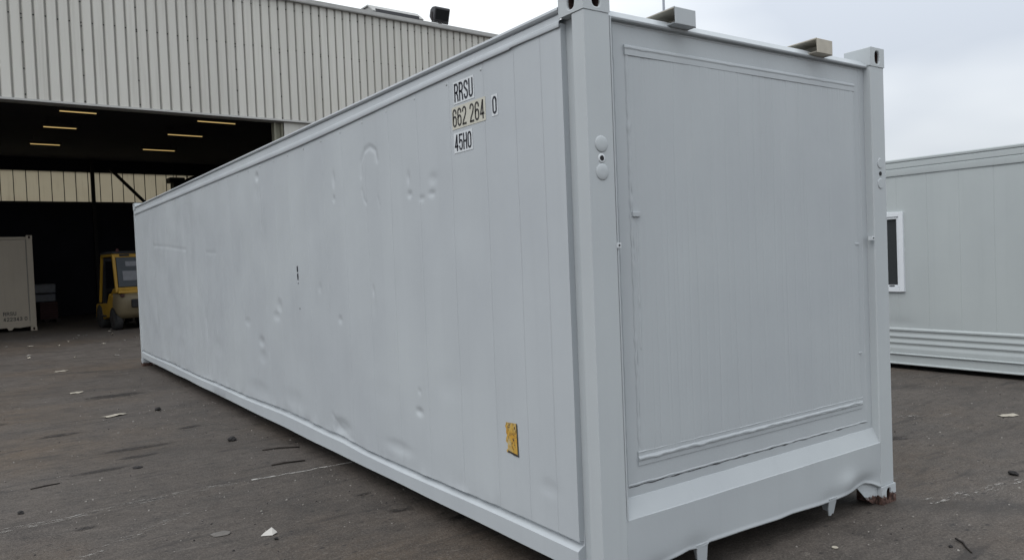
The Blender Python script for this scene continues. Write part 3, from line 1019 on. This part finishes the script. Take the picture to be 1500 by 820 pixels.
    # sill: bevelled ledge, then a bent apron with a torn lower edge
    def zlow(x):
        pts = [(.155, .118), (.30, .128), (.46, .146), (.58, .156), (.628, .150), (.632, .146), (.715, .150), (.722, .162), (1.0, .158), (1.3, .150), (1.42, .154), (1.6, .146), (1.776, .138), (1.87, .140), (2.0, .150), (2.12, .158), (2.19, .166), (2.26, .150), (2.345, .112)]
        for i in range(len(pts) - 1):
            if pts[i][0] <= x <= pts[i+1][0]:
                t = (x - pts[i][0]) / (pts[i+1][0] - pts[i][0])
                return pts[i][1] * (1 - t) + pts[i+1][1] * t
        return pts[-1][1]
    rows, ledge = [], []
    nx = 150
    for i in range(nx + 1):
        x = .156 + (2.345 - .156) * i / nx
        zl = zlow(x)
        bend = lambda z: (.022 * math.exp(-((x - 2.16) / .13) ** 2 - ((z - .17) / .05) ** 2) + .012 * math.exp(-((x - .62) / .12) ** 2 - ((z - .15) / .06) ** 2)
                          + .014 * math.exp(-((x - .36) / .10) ** 2 - ((z - .12) / .05) ** 2) + .010 * math.exp(-((x - 1.8) / .10) ** 2 - ((z - .15) / .05) ** 2)
                          + .004 * mnoise.noise(Vector((x * 2.3, z * 3, 0))) - .016 * math.exp(-((x - 1.98) / .10) ** 2 - ((z - .22) / .06) ** 2))
        pr = [(x, D + .004, .505), (x, D - .002, .500)]
        zt_ = .492 + .002 * mnoise.noise(Vector((x * 6, 2, 0)))
        ze = .402 + .0012 * mnoise.noise(Vector((x * 5, 7, 0)))
        ledge.append([(x, D + .002, zt_), (x, D - .004, zt_ - .002), (x, .003, ze + .003), (x, -.001 + bend(.402), ze)])
        pr = [(x, -.001 + bend(.402), ze)]
        for k in range(1, 15):
            z = .400 + (zl + .014 - .400) * k / 14
            if k == 0: continue
            pr.append((x, -.001 + bend(z), z))
        pr.append((x, -.006 + bend(zl), zl + .007))
        pr.append((x, -.001 + bend(zl), zl))
        pr.append((x, .03 + bend(zl), zl + .002))
        pr.append((x, .09, zl + .06))
        rows.append(pr)
    mb = MB().loft(rows, smooth=True)
    mb.loft(ledge, smooth=False)
    mb.build('end_sill', PE, MC, fix=False)
    MB().box(.156, 2.345, .09, .10, .16, .47).build('sill_backing', M['dark_steel'], MC)
    # bent tabs under the sill
    def tab(x0_, x1_, zt_, zb2, tw):
        t = MB()
        t.prism([(x0_, zt_ + .02), (x1_, zt_ + .02), (x1_ - .004, zb2 + .02), (x1_ - .02, zb2), (x0_ + .035, zb2 + .004), (x0_ + .012, (zt_ + zb2) / 2)], 0, .008,
                lambda p, q, k: (p, .004 + k + tw * (zt_ - q), q))
        t.prism([(.0, zt_ + .02), (.12, zt_ + .02), (.07, zb2 + .02), (0, zb2 + .01)], 0, .008, lambda p, q, k: (x1_ - .004 + k, .004 + p + tw * (zt_ - q), q))
        t.build('sill_tab', PE, MC, .002)
    tab(.632, .712, .150, .035, .10)
    tab(1.785, 1.860, .140, .040, .25)
    # torn flap beside the right bottom casting
    MB().prism([(2.13, .158), (2.33, .155), (2.345, .06), (2.30, .012), (2.24, .05)], 0, .006, lambda p, q, k: (p, .045 + k + (p - 2.13) * -.10, q)).build('torn_flap', M['rusty'], MC)
    # round blanks and hole on the near post
    for zc in (2.172, 2.044):
        MB().lathe([(.038, 0), (.038, .003), (.034, .0055), (.01, .006)], (.080, .001, zc), (0, -1, 0), 30).build('round_blank', PP, MC)
    MB().lathe([(.021, 0), (.021, .003), (.016, .004)], (.079, .001, 2.107), (0, -1, 0), 20).build('hole_rim', M['white_decal'], MC)
    MB().lathe([(.0125, 0), (.0125, .0046)], (.079, .001, 2.107), (0, -1, 0), 16).build('vent_hole', M['black'], MC)
    for zc in (2.172, 2.044):
        MB().lathe([(.032, 0), (.032, .003), (.029, .005)], (2.430, .001, zc), (0, -1, 0), 30).build('round_blank', PP, MC)
    MB().lathe([(.013, 0), (.013, .004)], (2.430, .001, 2.107), (0, -1, 0), 16).build('vent_hole', M['black'], MC)
    # little catches
    for x_, z_ in ((.165, 1.705), (2.320, 1.700)):
        k = MB()
        k.box(x_ - .012, x_ + .012, -.006, .02, z_ - .012, z_ + .012)
        k.lathe([(.005, 0), (.005, .003)], (x_, -.006, z_), (0, -1, 0), 10, 1)
        k.build('catch', [M['white_decal'], M['black']], MC)
    # channel brackets on the header, open on their left side
    def bracket(x0_, x1_, face):
        b = MB()
        yf, yb, zl, zt_ = -.036, .20, 2.780, 2.862
        t = .006
        b.box(x0_, x1_, yf, yf + t, zl, zt_, 0)                     # front plate
        b.box(x0_, x1_, yf + t, yb, zt_ - t, zt_, 1)                 # top
        b.box(x1_ - t, x1_, yf + t, yb, zl, zt_ - t, 1)              # right web
        b.box(x0_ + .035, x1_ - t, yf + t, .03, zl, zl + t, 0)       # short bottom flange
        b.prism([(x0_, zl + .010), (x0_ + .004, zl + .003), (x0_ + .035, zl), (x0_ + .035, zl + t), (x0_ + .008, zl + .009)], yf + t, yb, lambda p, q, k: (p, k, q), 0)
        b.build('roof_bracket', [face, M['raw']], MC, .003)
    bracket(.562, .708, PE)
    bracket(1.735, 1.885, M['raw'])

    # ---- markings on the long side (outward is -x, reading direction is -y)
    rt, up, out = (0, -1, 0), (0, 0, 1), (-1, 0, 0)
    XF = .0078
    def decal(yl, yr, zt_, zb2, mat, s, ink, tw, inset, th, stroke, rot=0, cut=None):
        o = MB().box(0, .0012, -(yl - yr), 0, 0, zt_ - zb2).build('decal', mat, MC, loc=(XF, yl, zb2))
        o.rotation_euler = (rot, 0, 0)
        t = MB()
        text_mesh(t, s, (-.0001, -inset, (zt_ - zb2 - th) / 2), rt, up, out, th, tw, stroke)
        t.build('lettering', ink, o, fix=False)
    decal(1.178, .955, 2.689, 2.562, M['white_decal'], 'RRSU', M['ink'], .200, .012, .108, .135)
    decal(1.205, .846, 2.549, 2.420, M['ivory_decal'], '662 264', M['ink_faded'], .338, .010, .106, .12)
    decal(.785, .727, 2.541, 2.428, M['white_decal'], '0', M['ink'], .040, .009, .096, .14)
    decal(1.193, .990, 2.399, 2.283, M['white_decal'], '45H0', M['ink'], .180, .011, .096, .135)
    # worn yellow sticker with a ragged left edge
    st = MB()
    rg = random.Random(11)
    left, right_ = [], []
    for i in range(15):
        z = .780 - .160 * i / 14
        left.append((.768 + rg.uniform(-.010, .012) - (.004 if i > 9 else 0), z - .004 * i / 14))
        right_.append((.668 - .006 * i / 14, z + .006 - .014 * i / 14))
    rows = [[(XF - .0005, l[0], l[1]), (XF - .0005, r_[0], r_[1])] for l, r_ in zip(left, right_)]
    st.loft(rows, smooth=False)
    st.loft([[(XF + .003, l[0], l[1]), (XF - .0005, l[0], l[1])] for l in left], smooth=False)
    sto = st.build('warning_sticker', M['sticker'], MC, fix=False)
    b = MB()
    b.loft([[(XF - .0010, r_[0] + .005, r_[1]), (XF - .0010, r_[0] - .004, r_[1] - .001)] for r_ in right_], smooth=False)
    b.loft([[(XF - .0012, .757 - .1 * i / 6, .622 - .009 * i / 6 - .005 + rg.uniform(-.002, .002)), (XF - .0012, .757 - .1 * i / 6, .628 - .009 * i / 6 + rg.uniform(-.002, .002))] for i in range(7)], smooth=False)
    b.build('dark_edge', M['ink_faded'], sto, fix=False)
    # black scratch
    for (ya, za_, yb_, zb2) in ((3.975, 1.668, 3.973, 1.615), (3.974, 1.603, 3.968, 1.546), (3.966, 1.52, 3.965, 1.512), (3.962, 1.296, 3.95, 1.290)):
        c = MB()
        c.prism([(ya - .010, za_), (ya + .008, za_ - .002), (yb_ + .010, zb2), (yb_ - .006, zb2 + .003)], 0, .004, lambda p, q, k: (.0095 - k, p, q))
        c.build('scratch', M['ink'], MC)
    # screw heads below the top rail
    rv = None
    for s_ in SEAMS[2:]:
        if rv is None:
            rv = MB().lathe([(.008, 0), (.008, .004), (.003, .006)], (0, 0, 0), (-1, 0, 0), 8).build('rivet', M['paint_far'], MC)
            o = rv
        else:
            o = rv.copy()
            COL.objects.link(o)
        o.location = (.012, s_ + .02, seam_z(s_) - .035)
main_container()

# ------------------------------------------------------------------ the container with a window, to the right
OC = thing('office_container', 'grey green converted container with a white framed window, parked at the right', 'container', (7.6, 0, 0))
def office():
    P = M['paint_far']
    ya, yb = -5.4, 7.0
    seams = [1.53 + .392 * k for k in range(-17, 14)]
    # wall as a grid with a window opening between y 2.615 and 3.70, z 1.021..2.05
    wy0, wy1, wz0, wz1 = 2.64, 3.66, 1.05, 2.03
    ys = set()
    y = ya
    while y <= yb:
        ys.add(round(y, 3)); y += .06
    for s in seams:
        ys = {q for q in ys if abs(q - s) > .02}
        ys |= {s - .012, s - .004, s, s + .004, s + .012}
    ys = sorted(ys | {wy0, wy1})
    zs = sorted({.535 + 2.0 * k / 40 for k in range(41)} | {wz0, wz1})
    mb = MB()
    def pt(y, z):
        sdd = min(abs(y - s) for s in seams)
        return (.012 + (.003 if sdd < .001 else 0) + .004 * mnoise.noise(Vector((y * 1.2, z * 1.2, 40))) + .010 * math.exp(-((y - 2.7) / .2) ** 2 - ((z - .60) / .05) ** 2), y, z)
    idx = {}
    v, fs = [], []
    for y in ys:
        for z in zs:
            idx[(y, z)] = len(v)
            v.append(pt(y, z))
    for i in range(len(ys) - 1):
        for j in range(len(zs) - 1):
            cy, cz = (ys[i] + ys[i+1]) / 2, (zs[j] + zs[j+1]) / 2
            if wy0 < cy < wy1 and wz0 < cz < wz1: continue
            fs.append((idx[(ys[i], zs[j])], idx[(ys[i], zs[j+1])], idx[(ys[i+1], zs[j+1])], idx[(ys[i+1], zs[j])]))
    mb.add(v, fs, 0, True)
    mb.build('side_panel', P, OC, fix=False)
    def sweep(name, pr, mat=P):
        rows = []
        n = 120
        for i in range(n + 1):
            y = ya + (yb - ya) * i / n
            rows.append([(p + .002 * mnoise.noise(Vector((y * .9, q * 3, 3))), y, q + .003 * mnoise.noise(Vector((y * .7, 8, q)))) for p, q in pr])
        MB().loft(rows, smooth=True).build(name, mat, OC, fix=False).modifiers.new('split', 'EDGE_SPLIT').split_angle = R(38)
    sweep('top_rail', [(.02, 2.535), (-.002, 2.533), (-.004, 2.545), (-.003, 2.612), (.008, 2.618), (.008, 2.626), (-.001, 2.632), (-.001, 2.690), (.006, 2.698), (.006, 2.706), (-.006, 2.712), (-.008, 2.735), (.002, 2.748), (.06, 2.75), (.2, 2.752)])
    sweep('kick_panel', [(.012, .545), (-.004, .530), (-.006, .512), (.006, .500), (.011, .482), (.011, .470), (-.004, .446), (-.006, .428), (.011, .402), (.011, .390), (-.004, .366), (-.006, .348), (.011, .322), (.011, .310), (-.004, .286), (-.005, .262), (-.004, .215), (.012, .212)])
    sweep('bottom_rail', [(.03, .215), (-.012, .214), (-.022, .206), (-.022, .198), (-.004, .192), (.002, .186), (.002, .090), (-.016, .084), (-.020, .076), (-.016, .066), (.0, .062), (.10, .062)])
    # window
    wf = MB()
    a0, a1, b0, b1 = 2.610, 3.690, 1.020, 2.060
    t = .058
    for q in ((a0, a0 + t, b0, b1), (a1 - t, a1, b0, b1), (a0 + t, a1 - t, b1 - t, b1), (a0 + t, a1 - t, b0, b0 + t)):
        wf.box(-.022, .06, q[0], q[1], q[2], q[3])
    t2 = .03
    for q in ((a0 + t + .004, a0 + t + t2, b0 + t + .004, b1 - t - .004), (a1 - t - t2, a1 - t - .004, b0 + t + .004, b1 - t - .004), (a0 + t + t2, a1 - t - t2, b1 - t - t2, b1 - t - .004), (a0 + t + t2, a1 - t - t2, b0 + t + .004, b0 + t + t2)):
        wf.box(-.008, .05, q[0], q[1], q[2], q[3])
    wo_ = wf.build('window', M['white_frame'], OC, .003)
    MB().box(.018, .024, a0 + t + .02, a1 - t - .02, b0 + t + .02, b1 - t - .02).build('pane', M['screen'], wo_)
    k = MB()
    k.box(-.016, -.008, a0 + .13, a0 + .20, b0 + t + .014, b0 + t + .026)
    k.build('latch', M['black'], wo_)
    # body: other walls and roof
    MB().box(.10, 2.44, ya + .02, yb - .02, 2.70, 2.745).build('roof', P, OC)
    MB().box(2.41, 2.44, ya, yb, .07, 2.70).build('side_panel', P, OC)
    MB().box(.02, 2.41, ya, ya + .03, .07, 2.70).build('end_panel', P, OC)
    MB().box(.02, 2.41, yb - .03, yb, .07, 2.70).build('end_panel', P, OC)
    MB().box(.06, 2.40, ya + .04, yb - .04, .07, .16).build('underframe', M['dark_steel'], OC)
    for x_ in (.04, 2.2):
        for y_ in (ya + .2, -1.2, 3.0, yb - .4):
            MB().box(x_ + .1, x_ + .3, y_, y_ + .2, 0, .07).build('skid_block', M['wood_dark'], OC)
office()

# ------------------------------------------------------------------ the container inside the doorway, at the left
DC = thing('shipping_container', 'dull cream container standing just inside the dark doorway at the left', 'shipping container', (-.93, 25.3, 0), R(2.77))
def dock_container():
    P = M['paint_cream']
    W2, L2, H2 = 2.44, 6.06, 2.95
    x0 = -W2
    MB().box(x0 + .16, -.16, .035, .06, .30, H2 - .13).build('end_panel', P, DC)
    MB().prism([(0, .28), (.0, H2 - .2)], 0, 1, lambda p, q, t: (p, q, t), caps=False) if False else None
    for xa, xb in ((x0 + .002, x0 + .165), (-.165, -.002)):
        for y_ in (.0, L2 - .16):
            MB().box(xa, xb, y_ + .002, y_ + .158, .118, H2 - .118).build('corner_post', P, DC, .008)
    MB().box(-.185, -.168, .028, .05, .3, H2 - .14).build('joint_strip', M['trim_dark'], DC)
    MB().box(x0 + .16, -.16, .012, .14, H2 - .12, H2 - .045).build('header', P, DC, .006)
    s = MB()
    s.prism([(x0 + .16, .30), (-.16, .30), (-.16, .14), (-.45, .11), (-.60, .13), (-.66, .05), (-.74, .05), (-.78, .13), (x0 + .16, .13)], 0, .1, lambda p, q, t: (p, .006 + t, q))
    s.build('end_sill', P, DC)
    for xa in (x0, -.03):
        MB().box(xa, xa + .03, .16, L2 - .16, .15, H2 - .07).build('side_panel', P, DC)
    MB().box(x0 + .03, -.03, .1, L2 - .1, H2 - .12, H2 - .08).build('roof', P, DC)
    MB().box(x0 + .05, -.05, .12, L2 - .1, .18, .24).build('underframe', M['dark_steel'], DC)
    MB().box(x0 + .16, -.16, L2 - .05, L2 - .02, .14, H2 - .12).build('rear_panel', P, DC)
    mats = [P, M['hole']]
    for xo, sx in ((x0, 1), (0, -1)):
        for yo, sy in ((0, 1), (L2, -1)):
            for z in (0, H2 - .118):
                make_casting(DC, xo - .003 * sx, yo - .003 * sy, z, sx, sy, mats)
    for s_, zc, wd in (('RRSU', .50, .34), ('422343 0', .33, .62)):
        t = MB()
        text_mesh(t, s_, (-.86, .0335, zc), (1, 0, 0), (0, 0, 1), (0, -1, 0), .115, wd, .16)
        t.build('lettering', M['ink_faded'], DC, fix=False)
dock_container()
# lamp-like box at the top left of the cream container's roof
JB = thing('crate', 'dark crate lying on the roof of the cream container', 'crate', Wm @ Vector((-1.95, 6.6, 2.875)), R(2.77))
b = MB(); b.box(-.55, .28, -.3, .3, 0, .22); b.build('crate_box', M['black'], JB, .02)
b = MB(); b.box(-.57, .30, -.32, .32, .22, .26); b.build('lid', M['dark_steel'], JB, .01)

# ------------------------------------------------------------------ wrapped stack in the gloom
PL = thing('wrapped_pallet', 'grey wrapped stack on a dull red crate in the gloom beside the forklift', 'pallet', (-.42, 30.2, 0), R(4))
PL.scale = (.72, .9, .85)
b = MB()
for k in range(3): b.box(-.6 + .5 * k, -.5 + .5 * k + .1, -.5, .5, 0, .10)
for k in range(5): b.box(-.6, .6, -.5 + .225 * k, -.4 + .225 * k, .10, .13)
b.build('pallet', M['wood_dark'], PL)
b = MB(); b.box(-.28, .50, -.48, .48, .13, .85)
for k in range(4): b.box(-.29, .51, -.49, .49, .20 + .17 * k, .24 + .17 * k)
b.build('crate', M['red_dull'], PL, .01)
b = MB(); b.box(-.52, .45, -.46, .46, .86, 1.20); b.box(-.50, .47, -.44, .44, 1.22, 1.62)
b.build('wrapped_load', M['wrap'], PL, .05)

# ------------------------------------------------------------------ forklift
FK = thing('forklift', 'worn yellow forklift truck parked in the doorway behind the grey container', 'forklift', (1.44, 23.1, 0), R(7))
def forklift():
    Y, B = M['yellow'], M['black']
    # local: +y is forward, rear end towards -y, width along x
    hw = .66
    # chassis
    c = MB()
    c.prism([(-.55, .42), (-.55, 1.02), (-.15, 1.08), (.1, .78), (1.35, .74), (1.42, .30), (.55, .28), (.25, .34), (-.2, .34)], -hw, hw, lambda p, q, t: (t, p, q))
    c.build('chassis', Y, FK, .04)
    # counterweight with curved back
    rows = []
    for z, s, back in ((.34, .90, -.92), (.50, 1.0, -1.04), (.80, 1.0, -1.10), (.98, .98, -1.08), (1.08, .95, -1.0)):
        row = []
        for k in range(13):
            a = math.pi * k / 12
            row.append((-math.cos(a) * hw * s * (1 if k in (0, 12) else 1), -.52 + (back + .52) * (math.sin(a) ** .55), z))
        rows.append(row)
    cw = MB().loft(rows, smooth=True)
    cw.add(rows[-1], [tuple(range(13))]); cw.add(rows[0], [tuple(range(13))[::-1]])
    cwo = cw.build('counterweight', M['beige'], FK)
    MB().box(-.30, .30, -1.125, -1.06, .66, .90).build('grille', B, cwo, .03)
    g = MB()
    for k in range(5): g.box(-.29, .29, -1.132, -1.120, .68 + .045 * k, .69 + .045 * k)
    g.build('grille_bar', M['dark_steel'], cwo)
    # engine hood
    MB().prism([(-.98, 1.07), (-.95, 1.18), (-.35, 1.22), (-.1, 1.05)], -.60, .60, lambda p, q, t: (t, p, q)).build('hood', Y, FK, .04)
    # cab
    cb = MB()
    for sx in (-1, 1):
        x = sx * .60
        cb.bar((x, -.82, 1.10), (x, -.62, 2.20), .08, .09)
        cb.bar((x, 1.05, .80), (x, .62, 2.20), .07, .08)
        cb.bar((x, -.62, 2.20), (x, .62, 2.20), .07, .08)
    cb.bar((-.6, -.62, 2.20), (.6, -.62, 2.20), .08, .14); cb.bar((-.6, .62, 2.20), (.6, .62, 2.20), .08, .08)
    cb.bar((-.6, -.80, 1.20), (.6, -.80, 1.20), .08, .10)
    cb.build('cab_frame', Y, FK, .012)
    g = MB(); g.box(-.64, .64, -.70, .68, 2.24, 2.29)
    for k in range(5): g.box(-.6, .6, -.5 + .25 * k, -.46 + .25 * k, 2.29, 2.32)
    g.build('cab_roof', B, FK, .015)
    w = MB()
    w.prism([(-.54, 0), (.54, 0), (.54, .86), (-.54, .86)], 0, .02, lambda p, q, t: (p, -.795 + .175 * q / .94 - t, 1.27 + q))
    wo2 = w.build('rear_window', M['cabglass'], FK)
    for (p0, p1, q0, q1) in ((-.30, .30, .60, .74), (-.40, .12, .18, .46)):
        MB().prism([(p0, q0), (p1, q0), (p1, q1), (p0, q1)], .021, .025, lambda p, q, t: (p, -.795 + .175 * q / .94 - t, 1.27 + q)).build('notice', M['wrap'], wo2)
    MB().box(-.45, -.18, -.690, -.668, 2.165, 2.225).build('lamp', B, FK, .01)
    MB().lathe([(.05, 0), (.05, .03), (.042, .09), (.015, .11)], (-.45, -.5, 2.29), (0, 0, 1), 14).build('beacon', M['red_dull'], FK)
    s = MB(); s.box(-.26, .26, -.25, .25, 1.06, 1.18); s.box(-.25, .25, -.32, -.20, 1.16, 1.65)
    s.build('seat', B, FK, .04)
    MB().tube([(0, .62, .9), (0, .48, 1.28)], .03).build('steering_column', B, FK)
    MB().lathe([(.19, -.012), (.20, 0), (.19, .012), (.17, 0)], (0, .47, 1.30), (0, -.4, 1), 20).build('steering_wheel', B, FK)
    # wheel arch lining, wheels
    for sx, yy, r, wd in ((-1, -.50, .30, .22), (1, -.50, .30, .22), (-1, .95, .37, .26), (1, .95, .37, .26)):
        xo = sx * (hw + .015)
        w = MB().lathe([(r * .62, 0), (r * .93, -.005), (r, -.04), (r, -wd + .04), (r * .93, -wd), (r * .6, -wd)], (xo, yy, r), (sx, 0, 0), 28)
        wo3 = w.build('wheel', M['rubber'], FK)
        MB().lathe([(r * .60, -.03), (r * .5, .004), (r * .2, .012), (.02, .02)], (xo, yy, r), (sx, 0, 0), 20).build('rim', M['dark_steel'], wo3)
    a = MB()
    for sx in (-1, 1):
        rows = []
        for k in range(9):
            t = math.pi * k / 8
            rows.append([(sx * (hw + .004), -.50 + .37 * math.cos(t), .30 + .37 * math.sin(t)), (sx * (hw + .004), -.50 + .27 * math.cos(t), .30 + .27 * math.sin(t))])
        a.loft(rows, smooth=False)
    a.build('wheel_arch', B, FK)
    # mast and forks
    mst = MB()
    for sx in (-1, 1):
        mst.box(sx * .36 - .05, sx * .36 + .05, 1.45, 1.60, .10, 2.15)
    mst.box(-.41, .41, 1.47, 1.58, 2.05, 2.15); mst.box(-.41, .41, 1.47, 1.58, 1.1, 1.2)
    mst.build('mast', B, FK, .008)
    for sx in (-1, 1):
        MB().prism([(1.62, .75), (1.66, .75), (1.66, .10), (2.7, .06), (2.7, .04), (1.62, .06)], sx * .28 - .05, sx * .28 + .05, lambda p, q, t: (t, p, q)).build('fork', M['dark_steel'], FK)
    MB().box(-.48, .48, 1.605, 1.625, .3, .75).build('carriage', M['dark_steel'], FK)
    # step on the near side
    MB().box(-.72, -.66, .2, .62, .38, .42).build('step', B, FK)
    for sx in (-1, 1):
        MB().box(sx * .50 - .05, sx * .50 + .05, -1.02, -.93, .98, 1.05).build('tail_lamp', M['red_dull'], FK, .01)
forklift()

# ------------------------------------------------------------------ far pole behind the roof
PO = thing('lamp_post', 'thin grey pole rising far behind the roof of the long container', 'pole', (32.32, 30.0, 0))
MB().tube([(0, 0, 0), (0, 0, 8), (0, 0, 18)], [.11, .09, .075], 12).build('pole', M['pole'], PO)
MB().lathe([(.20, 0), (.20, .05), (.12, .08)], (0, 0, 0), (0, 0, 1), 16).build('base', M['pole'], PO)
MB().tube([(0, 0, 18), (0, -.5, 18.3), (0, -1.2, 18.35)], .05, 8).build('arm', M['pole'], PO)
MB().box(-.14, .14, -1.8, -1.15, 18.28, 18.42).build('lamp_head', M['pole'], PO, .03)

# ------------------------------------------------------------------ litter on the ground
def sheet(name, x, y, a, b, rz, mat, label, seed, lift=.012, cat='litter', group=None, fold=0):
    rows = []
    for i in range(6):
        row = []
        for j in range(5):
            p, q = (i / 5 - .5) * a, (j / 4 - .5) * b
            e = 1 - .28 * mnoise.noise(Vector((i * .8, j * .9, seed)))
            z = .004 + lift * (.5 + mnoise.noise(Vector((i * .5, j * .5, seed + 3)))) + fold * abs(j / 4 - .5)
            row.append((p * e, q * e * (1 - .5 * fold / .1 * .4), max(.003, z)))
        rows.append(row)
    o = MB().loft(rows, smooth=True).build(name, mat)
    md = o.modifiers.new('solid', 'SOLIDIFY'); md.thickness = .0015
    o.location = (x, y, 0)
    o.rotation_euler = (0, 0, rz)
    return tag(o, label, cat, group)
sheet('paper_scrap', -1.08, 7.36, .24, .11, R(20), M['paper'], 'flat cream scrap of paper lying out on the open asphalt', 1)
pp = MB()
pv = [(-.052, -.012, .004), (.020, -.020, .005), (.046, .010, .012), (.012, .022, .042), (-.030, .012, .018), (.030, .034, .006)]
pp.add(pv, [(0, 1, 3, 4), (1, 2, 3), (3, 2, 5), (4, 3, 5)])
o = pp.build('paper_scrap', M['paper_white'])
md = o.modifiers.new('solid', 'SOLIDIFY'); md.thickness = .0012
o.location = (-.89, 2.125, 0); o.rotation_euler = (0, 0, R(-25))
tag(o, 'folded white scrap of paper beside a small black stone', 'litter')
sheet('paper_scrap', -1.26, 9.73, .16, .10, R(5), M['paper'], 'small cream scrap of paper far out on the asphalt', 3)
sheet('paper_scrap', -1.22, 12.74, .20, .10, R(-8), M['paper'], 'thin pale scrap of paper nearest the doorway on the left', 4)
sheet('paper_scrap', 5.55, .58, .16, .09, R(-30), M['paper'], 'pale scrap of paper on the ground before the window container', 5)
def lump(name, x, y, r, mat, label, seed, sq=.6, cat='stone', group=None):
    bm = bmesh.new()
    bmesh.ops.create_icosphere(bm, subdivisions=2, radius=r)
    for v in bm.verts:
        k = 1 + .55 * mnoise.noise(v.co / r * 1.1 + Vector((seed, 0, 0)))
        v.co = Vector((v.co.x * k * 1.25, v.co.y * k, v.co.z * k * sq))
    zmin = min(v.co.z for v in bm.verts)
    for v in bm.verts: v.co.z -= zmin + r * .08
    me = bpy.data.meshes.new(name)
    bm.to_mesh(me); bm.free()
    me.materials.append(mat)
    o = bpy.data.objects.new(name, me)
    COL.objects.link(o)
    o.location = (x, y, 0)
    o.rotation_euler = (0, 0, seed)
    return tag(o, label, cat, group)
lump('stone', -.36, 5.00, .040, M['dark_grit'], 'black lump lying near the shadow of the long container', 1, .55)
lump('stone', -.88, 2.02, .013, M['dark_grit'], 'small black stone beside the folded white paper', 2)
lump('stone', -1.13, 2.35, .045, M['stone'], 'flat pale grey stone left of the folded white paper', 3, .16)
lump('stone', -.62, 7.33, .035, M['dark_grit'], 'small black lump right of the flat cream scrap', 4)
lump('stone', -2.14, 3.76, .019, M['dark_grit'], 'little black stone at the left edge of the yard', 5)
lump('stone', -1.27, 4.54, .030, M['dark_grit'], 'flat dark stone out in the middle of the yard', 6, .3)
lump('stone', 1.97, -.60, .011, M['dark_grit'], 'tiny dark stone beside the bent twig', 7)
lump('stone', 3.61, -.25, .025, M['dark_grit'], 'dark stone on the asphalt at the lower right', 8)
def stick(name, pts, r, mat, label):
    q = [Vector((x, y, r * .8 + z)) for x, y, z in pts]
    o = MB().tube([p - q[0] for p in q], [r, r * 1.1, r * .9, r * .6][:len(q)] if len(q) <= 4 else r, 7).build(name, mat)
    o.location = q[0]
    return tag(o, label, 'stick')
stick('stick', [(-.36, 3.78, 0), (-.25, 3.775, .003), (-.09, 3.73, 0)], .007, M['wood_dark'], 'thin dark stick lying just beyond the crisp white line')
stick('stick', [(-.26, 4.37, 0), (-.12, 4.34, .002), (.04, 4.24, 0)], .007, M['wood_dark'], 'thin dark stick half in the shadow of the long container')
stick('stick', [(-2.05, 4.43, 0), (-1.95, 4.45, .002), (-1.85, 4.46, 0)], .005, M['wood_dark'], 'thin dark stick alone at the far left of the yard')
stick('twig', [(2.09, -.57, .006), (2.06, -.625, .004), (2.02, -.655, .002), (1.965, -.71, 0)], .0058, M['wood_dark'], 'bent dark twig lying on the asphalt at lower right')
o = MB().lathe([(.010, 0), (.015, .003), (.018, 0), (.013, -.002)], (0, 0, .004), (0, 0, 1), 18).build('washer', M['paper'])
o.location = (1.50, -.21, 0)
tag(o, 'small pale ring lying in front of the container end', 'ring')

# flecks of litter about the doorway, each on its own
rg = random.Random(21)
protos = []
for i in range(26):
    u = rg.uniform(-2.0, 1.6)
    y = rg.choice((rg.uniform(17.0, 19.6), rg.uniform(14.5, 18.5), rg.uniform(19.5, 24.3)))
    if y > 23.6 and u < -.6: y -= 2
    if len(protos) < 5:
        o = sheet('litter_fleck', 0, 0, .085, .055, 0, M[['paper', 'grit', 'stone'][len(protos) % 3]], 'small pale fleck of litter on the dark ground before the doorway', 30 + i, .03, 'litter', 'pale litter flecks before the doorway')
        protos.append(o)
    else:
        o = rg.choice(protos).copy()
        COL.objects.link(o)
    o.location = (u, y, 0)
    k = rg.choice((.5, .7, .9, 1.1, 1.7))
    o.scale = (k * rg.uniform(.8, 1.6), k, 1)
    o.rotation_euler = (0, 0, rg.uniform(0, 6.28))
# grit strewn over the yard: one mass
g = MB()
for i in range(2600):
    if rg.random() < .62:
        y = rg.uniform(1.6, 12); x = rg.uniform(-3.2 - y * .02, .3)
    elif rg.random() < .6:
        x = rg.uniform(2.4, 7.4); y = rg.uniform(-1.2, 3.5)
    else:
        x = rg.uniform(.3, 3.6); y = rg.uniform(-1.2, -.05)
    if mnoise.noise(Vector((x * .9, y * .5, 2))) < rg.uniform(-.5, .35): continue
    r = rg.choice((.003, .004, .005, .006, .008)) * rg.uniform(.7, 1.3)
    a = rg.uniform(0, 6.28)
    vs = []
    n = 5
    for k in range(n):
        t = a + 2 * math.pi * k / n
        rr = r * rg.uniform(.6, 1.25)
        vs.append((x + rr * math.cos(t), y + rr * math.sin(t), 0))
    top = [(x + (p[0] - x) * .6, y + (p[1] - y) * .6, r * rg.uniform(.4, .8)) for p in vs]
    mi = 0 if rg.random() < .6 else 1
    g.add(vs + top, [(k, (k+1) % n, n + (k+1) % n, n + k) for k in range(n)] + [tuple(range(n, 2*n))], mi)
tag(g.build('grit', [M['grit'], M['dark_grit']], fix=False), 'loose pale and dark grit scattered over the asphalt', 'grit', kind='stuff')
